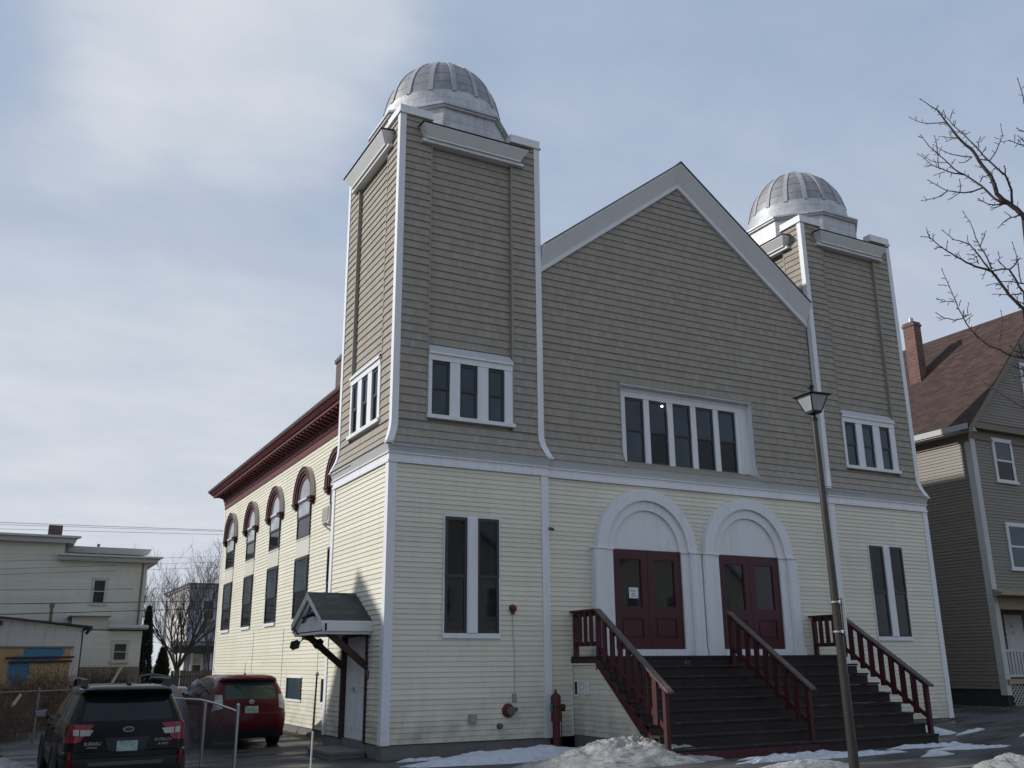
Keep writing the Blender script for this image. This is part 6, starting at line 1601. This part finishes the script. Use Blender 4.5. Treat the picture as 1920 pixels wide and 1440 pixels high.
# ------------------------------------------------------------------ overhead wires (each a thing)
def wire(label, a, b, sag, r):
    a, b = Vector(a), Vector(b); pts = []
    for i in range(25):
        t = i / 24; p = a.lerp(b, t); p.z -= sag * 4 * t * (1 - t); pts.append(p)
    mb = MB(); mb.tube(pts, r, 'wire', 5, False)
    tag(mb.build('overhead_wire', None, (0, 0, 0), None, False), label, 'wire', 'overhead wires on the left')
def wire_px(label, p0, p1, y0, y1, sag, r):
    def on(p, y):
        q = _ray(p[0], p[1], 10); t = (y - CX.y) / (q.y - CX.y); return CX + (q - CX) * t
    a, b = on(p0, y0), on(p1, y1); d = b - a; wire(label, a - d * .9, b + d * .9, sag, r)
wire_px('topmost of the three thin wires over the cream house', (0, 978), (415, 993), 44, 44, .05, .013)
wire_px('middle of the three thin wires over the cream house', (0, 982), (415, 995), 43, 43, .05, .010)
wire_px('lowest of the three thin wires over the cream house', (0, 990), (415, 1001), 42, 42, .05, .010)
wire_px('thin wire across the cream house just below its cornice', (0, 1050), (415, 1042), 26, 40, .05, .007)
wire_px('thin wire across the cream wall, second below the cornice', (0, 1065), (415, 1052), 26, 40, .05, .007)
wire_px('thin wire across the cream wall, third below the cornice', (0, 1075), (415, 1062), 26, 40, .05, .007)
wire_px('single wire crossing the cream house at its window', (0, 1101), (400, 1099), 25, 38, .12, .008)
wire_px('upper of the two thick black wires crossing the cream house', (0, 1131.5), (410, 1126), 18, 30, .02, .014)
wire_px('lower of the two thick black wires crossing the cream house', (0, 1151), (410, 1140), 18, 30, .02, .014)

# ------------------------------------------------------------------ odds and ends behind the fence
def put(px, py, dist): return _ray(px, py, dist)
def drum_(name, label, cat, px, py, dist, r, h, mat, mat2=None):
    p = put(px, py, dist); z1 = p.z; z0 = z1 - h; mb = MB()
    mb.lathe((p.x, p.y, z0), [(r * .86, 0), (r * .95, h * .5), (r, h * .95), (r * 1.06, h * .96), (r * 1.06, h), (r * .97, h), (r * .95, h * .9)], mat, 18); mb.lathe((p.x, p.y, z0), [(r * 1.04, h * 1.0), (r * .8, h * 1.06), (.001, h * 1.08)], mat2 or mat, 18)
    tag(mb.build(name, None, (p.x, p.y, z0), 40), label, cat); o = bpy.data.objects[-1] if False else None
def placed(name, label, cat, mb, o, smooth=None):
    r_ = mb.build(name, None, o, smooth); r_.location = o; tag(r_, label, cat)
def bucket(name, label, cat, px, py, dist, r, h, mat, mat2=None):
    p = put(px, py, dist); z1 = p.z; z0 = gz(p.x, p.y); h = z1 - z0; mb = MB()
    mb.lathe((p.x, p.y, z0), [(r * .86, 0), (r * .95, h * .5), (r, h * .93), (r * 1.06, h * .94), (r * 1.06, h * .97), (r * .98, h * .97)], mat, 18); mb.lathe((p.x, p.y, z0), [(r * 1.0, h * .965), (r * .8, h * .99), (.001, h)], mat2 or mat, 18)
    placed(name, label, cat, mb, (p.x, p.y, z0), 40)
bucket('bin', 'pale grey lidded bin behind the fence, between the two cars', 'bin', 339, 1287, 27, .16, 1, 'bucket_white')
bucket('barrel', 'light blue barrel behind the fence, left of the red car', 'barrel', 357, 1297, 26, .24, 1, 'blue_plastic')
def heap(name, label, cat, px, py, dist, rx, ry, mat, seed, flat=.8):
    p = put(px, py, dist); z0 = gz(p.x, p.y); h = p.z - z0; mb = MB(); v = []; f = []; n, sg_ = 10, 22
    for i in range(n + 1):
        t = i / n
        for k in range(sg_):
            a = 2 * math.pi * k / sg_; rr = math.cos(t * math.pi / 2) ** .6; q = 1 + .3 * mn.noise((math.cos(a) * 1.5 + seed, math.sin(a) * 1.5, t * 2))
            v.append((p.x + rx * rr * q * math.cos(a), p.y + ry * rr * q * math.sin(a), z0 + h * (t ** .8) * (1 + .14 * mn.noise((math.cos(a) * 2, math.sin(a) * 2 + seed, t * 3)) * (1 - t))))
    for i in range(n):
        for k in range(sg_): f.append((i * sg_ + k, i * sg_ + (k + 1) % sg_, (i + 1) * sg_ + (k + 1) % sg_, (i + 1) * sg_ + k))
    f.append(tuple(range(n * sg_, (n + 1) * sg_))); mb.mesh(v, f, mat); placed(name, label, cat, mb, (p.x, p.y, z0), 50)
heap('tarp', 'dark blue tarp heap behind the fence, above the blue barrel', 'tarp', 371, 1272, 29, .42, .5, 'blue_tarp', 3)
heap('tarp', 'grey tarp mound behind the right end of the black car roof', 'tarp', 312, 1277, 24, .62, .6, 'grey_tarp', 7)
heap('sack', 'dark sack on the pile beside the red car roof', 'sack', 385, 1268, 28, .28, .3, 'black_plastic', 9)
mb = MB(); a, b = put(208, 1284, 24), put(228, 1250, 25); mb.tube([a, b], .035, 'bare_board', 4); placed('plank', 'pale plank leaning on the brush pile behind the black car', 'plank', mb, tuple(a))
mb = MB(); a, b = put(24, 1318, 21), put(38, 1303, 22); mb.tube([a - Vector((0, 0, .05)), b], .035, 'bare_board', 4); placed('plank', 'short pale plank leaning in the brush at the far left', 'plank', mb, tuple(a))
mb = MB(); pts = [put(x, y, 26) for x, y in ((262, 1268), (285, 1264), (305, 1267), (318, 1270))]; mb.tube(pts, .03, 'plug_grey', 6); mb.tube([pts[0], pts[0] - Vector((0, 0, 1.2))], .03, 'plug_grey', 6); mb.tube([pts[-1], pts[-1] - Vector((0, 0, 1.2))], .03, 'plug_grey', 6); placed('bent_pipe', 'bent grey pipe frame behind the roof of the black car', 'frame', mb, tuple(pts[0]))
# board fence behind the lot
bf = root('board_fence', 'grey weathered board fence behind the chain-link fence', 'fence', (3.6, 33, -.4)); FO_ = (3.6, 33, -.4)
mb = MB(); x = 1.2; random.seed(3)
while x < 6.5: mb.box(x, x + .13, 33, 33.025, -.45, 1.25 + random.uniform(-.03, .03), 'weather_wood'); x += .145
mb.build('boards', bf, FO_); mb = MB(); mb.box(1.2, 6.5, 33.026, 33.07, .9, 1.0, 'weather_wood'); mb.box(1.2, 6.5, 33.026, 33.07, .0, .1, 'weather_wood'); mb.build('rail', bf, FO_)
# debris in the weeds at the right house
mb = MB(); random.seed(5)
for k in range(160):
    x, y = random.uniform(17.6, 21), random.uniform(.0, .9); z = gz(x, y); d = Vector((random.uniform(-1, 1), random.uniform(-1, 1), random.uniform(.1, .5))).normalized() * random.uniform(.06, .22); w = Vector((-d.y, d.x, 0)).normalized() * .012
    p = Vector((x, y, z)); mb.mesh([p - w, p + w, p + d], [(0, 1, 2)], 'dead_stem')
kind(mb.build('dead_leaves', None, (0, 0, 0), None, False), 'stuff')

# ------------------------------------------------------------------ houses across the street (they show in the glass)
def across(x0, x1, y, h, mat, label, win):
    rt = root('house', label, 'house', ((x0 + x1) / 2, y - 4, -.4)); O = tuple(rt.location)
    T = frame((x1, y), (-1, 0), (0, 1)); L = x1 - x0
    mb = MB(); lap(mb, T, -.5, h, 0, L, mat, .12, .012); lap(mb, T, h, h + L * .35, lambda z: (z - h) / .7, lambda z: L - (z - h) / .7, mat, .12, .012)
    mb.box(x0, x0 + .1, y - 9, y, -.5, h, mat); mb.box(x1 - .1, x1, y - 9, y, -.5, h, mat); w = mb.build('wall', rt, O)
    mb = MB(); xm_ = (x0 + x1) / 2; zr_ = h + L * .35 + .1
    mb.mesh([(x0 - .4, y + .4, h - .2), (xm_, y + .4, zr_), (x1 + .4, y + .4, h - .2), (x0 - .4, y - 9, h - .2), (xm_, y - 9, zr_), (x1 + .4, y - 9, h - .2)], [(0, 1, 4, 3), (1, 2, 5, 4)], 'roof_dark'); mb.build('roof', rt, O)
    for (u, z) in win: simple_win(T, u, u + .9, z, z + 1.5, w, O)
across(9, 19, -29, 6.2, 'pale_siding', 'pale clapboard house across the street, only mirrored in the glass', ((1.5, .9), (4.5, .9), (7.5, .9), (1.5, 3.9), (4.5, 3.9), (7.5, 3.9)))
across(-14, -1, -27, 7.0, 'blue_siding', 'blue-grey clapboard house across the street, behind the viewpoint', ((2, .9), (6, .9), (10, .9), (2, 3.9), (6, 3.9), (10, 3.9)))
across(24, 36, -30, 6.2, 'cream_siding_far', 'cream clapboard house across the street, only mirrored in the door panes', ((1.5, .9), (4.5, .9), (8.5, .9), (1.5, 3.9), (5.5, 3.9), (8.5, 3.9)))

# neighbour on the left, out of frame: it keeps the low sun off the lot
nb = root('house', 'grey house beside the lot, out of frame on the left, shading the cars', 'house', (-18, 6, -.4)); NO = (-18, 6, -.4)
mb = MB(); Tn = frame((-12, 0), (0, 1), (1, 0))
lap(mb, Tn, -.5, 6.8, 3.05, 11.3, 'pale_siding', .12, .012); lap(mb, Tn, 6.8, 10.75, lambda z: max(3.05, 8.85 - (10.75 - z) / .65), lambda z: 8.85 + (10.75 - z) / 1.6, 'pale_siding', .12, .012)
mb.box(-24, -12.05, 3.05, 3.1, -.5, 6.8, 'pale_siding'); lap(mb, Tn, -.5, 5.6, -10, 3.04, 'pale_siding', .12, .012); mb.box(-24, -12.05, -10, -9.95, -.5, 5.6, 'pale_siding'); lap(mb, Tn, -.5, 7.3, 11.31, 30, 'pale_siding', .12, .012); w2_ = mb.build('wall', nb, NO)
mb = MB(); mb.mesh([(-11.9, 2.8, 6.8), (-11.9, 8.85, 10.8), (-11.9, 11.4, 6.7), (-24, 2.8, 6.8), (-24, 8.85, 10.8), (-24, 11.4, 6.7)], [(0, 1, 4, 3), (1, 2, 5, 4)], 'roof_dark'); mb.mesh([(-11.8, -10.2, 5.62), (-11.8, 3.1, 5.62), (-24, 3.1, 6.1), (-24, -10.2, 6.1)], [(0, 1, 2, 3)], 'roof_dark'); mb.mesh([(-11.8, 11.42, 7.32), (-11.8, 30, 7.32), (-24, 30, 7.8), (-24, 11.42, 7.8)], [(0, 1, 2, 3)], 'roof_dark'); mb.build('roof', nb, NO)
for u in (-7, -3, 5, 8): simple_win(Tn, u, u + .9, 1.0, 2.5, w2_, NO)

# ------------------------------------------------------------------ sky, sun, camera
AZ, EL = 31.0, 28.0            # sun: degrees from -X towards +Y, elevation
sd_ = Vector((-math.cos(R(AZ)) * math.cos(R(EL)), math.sin(R(AZ)) * math.cos(R(EL)), math.sin(R(EL))))
w = bpy.data.worlds.new('World'); scene.world = w; w.use_nodes = True
nt = w.node_tree; bg = nt.nodes['Background']
sky = nt.nodes.new('ShaderNodeTexSky'); sky.sky_type = 'NISHITA'; sky.sun_disc = False
sky.sun_elevation = R(EL); sky.sun_rotation = math.atan2(sd_.x, sd_.y); sky.air_density = 1.0; sky.dust_density = 1.5; sky.ozone_density = 1.2
tc = nt.nodes.new('ShaderNodeTexCoord'); g = tc.outputs['Generated']
sx = nt.nodes.new('ShaderNodeSeparateXYZ'); nt.links.new(g, sx.inputs[0])
def M(op, a, b=None):
    n = nt.nodes.new('ShaderNodeMath'); n.operation = op
    for i, v in enumerate((a, b)):
        if v is None: continue
        if isinstance(v, (int, float)): n.inputs[i].default_value = v
        else: nt.links.new(v, n.inputs[i])
    return n.outputs[0]
zc = M('ADD', M('MAXIMUM', sx.outputs['Z'], 0.0), .16)
cv = nt.nodes.new('ShaderNodeCombineXYZ'); nt.links.new(M('DIVIDE', sx.outputs['X'], zc), cv.inputs[0]); nt.links.new(M('DIVIDE', sx.outputs['Y'], zc), cv.inputs[1])
pv_ = cv.outputs[0]
n1 = noise(nt, mapping(nt, pv_, (.55, .8, 1), (3.1, 1.7, 0), (0, 0, R(-20))), 1.25, 6, .55)
n2 = noise(nt, mapping(nt, pv_, (.8, 1.2, 1), (7.7, 2.2, 0), (0, 0, R(20))), 2.6, 6, .6)
def blob(px, py, c0, c1):
    d = (_ray(px, py, 1) - CX).normalized(); dp = nt.nodes.new('ShaderNodeVectorMath'); dp.operation = 'DOT_PRODUCT'
    nv = nt.nodes.new('ShaderNodeVectorMath'); nv.operation = 'NORMALIZE'; nt.links.new(g, nv.inputs[0])
    nt.links.new(nv.outputs[0], dp.inputs[0]); dp.inputs[1].default_value = d
    mr = nt.nodes.new('ShaderNodeMapRange'); mr.interpolation_type = 'SMOOTHSTEP'; nt.links.new(dp.outputs['Value'], mr.inputs['Value']); mr.inputs['From Min'].default_value = math.cos(R(c1)); mr.inputs['From Max'].default_value = math.cos(R(c0)); return mr.outputs[0]
b1 = blob(450, 0, 1, 13); b2 = blob(160, 260, .5, 5); b3 = blob(60, 780, 3, 24); b4 = blob(1130, 470, 2, 12)
cl = M('ADD', M('MULTIPLY', n1, .62), M('MULTIPLY', n2, .36)); cl = M('ADD', cl, .045)
cl = M('ADD', cl, M('MULTIPLY', b1, .42)); cl = M('ADD', cl, M('MULTIPLY', b2, .10)); cl = M('ADD', cl, M('MULTIPLY', b3, .13)); cl = M('ADD', cl, M('MULTIPLY', b4, .05))
cov = ramp(nt, cl, [(.50, 0.04), (.66, .28), (.85, .80), (1.0, 1.0)])
hz = nt.nodes.new('ShaderNodeMapRange'); hz.interpolation_type = 'SMOOTHSTEP'; nt.links.new(sx.outputs['Z'], hz.inputs['Value']); hz.inputs['From Min'].default_value = .16; hz.inputs['From Max'].default_value = .56; hz.inputs['To Min'].default_value = 1; hz.inputs['To Max'].default_value = 0
hh = M('MULTIPLY', hz.outputs[0], M('ADD', M('MULTIPLY', blob(150, 720, 6, 46), .30), .66)); cvr = M('MAXIMUM', M('ADD', M('MULTIPLY', cov, M('SUBTRACT', 1.0, hh)), hh), 0.0)
STR = .09
base = mixrgb(nt, .85, sky.outputs[0], (.36 / STR, .46 / STR, .635 / STR))
cloud = mixrgb(nt, ramp(nt, n2, [(.35, 0.0), (.65, 1.0)]), (.60 / STR, .65 / STR, .735 / STR), (.69 / STR, .725 / STR, .78 / STR))
fin = mixrgb(nt, cvr, base, cloud)
nt.links.new(fin, bg.inputs['Color']); bg.inputs['Strength'].default_value = STR
sun = bpy.data.lights.new('sun', 'SUN'); sun.energy = 3.5; sun.angle = R(.9); sun.color = (1, .972, .925)
so = bpy.data.objects.new('sun', sun); col.objects.link(so); so.rotation_euler = (-sd_).to_track_quat('-Z', 'Y').to_euler(); so.location = (-30, 20, 30)

cam = bpy.data.cameras.new('camera'); co = bpy.data.objects.new('camera', cam); col.objects.link(co); scene.camera = co
yaw, pit, rol = R(28.0701), R(16.5398), R(-.4624)
fw = Vector((math.sin(yaw) * math.cos(pit), math.cos(yaw) * math.cos(pit), math.sin(pit))); rt_ = Vector((math.cos(yaw), -math.sin(yaw), 0)); up = rt_.cross(fw)
r2 = rt_ * math.cos(rol) + up * math.sin(rol); u2 = -rt_ * math.sin(rol) + up * math.cos(rol)
Mx = Matrix((r2, u2, -fw)).transposed().to_4x4(); Mx.translation = CX; co.matrix_world = Mx
cam.sensor_fit = 'HORIZONTAL'; cam.sensor_width = 36; cam.lens = 36 * 1761.354 / 1920; cam.clip_start = .1; cam.clip_end = 6000
scene.view_settings.view_transform = 'Standard'; scene.view_settings.look = 'None'; scene.view_settings.exposure = 0; scene.view_settings.gamma = 1
scene.cycles.max_bounces = 6
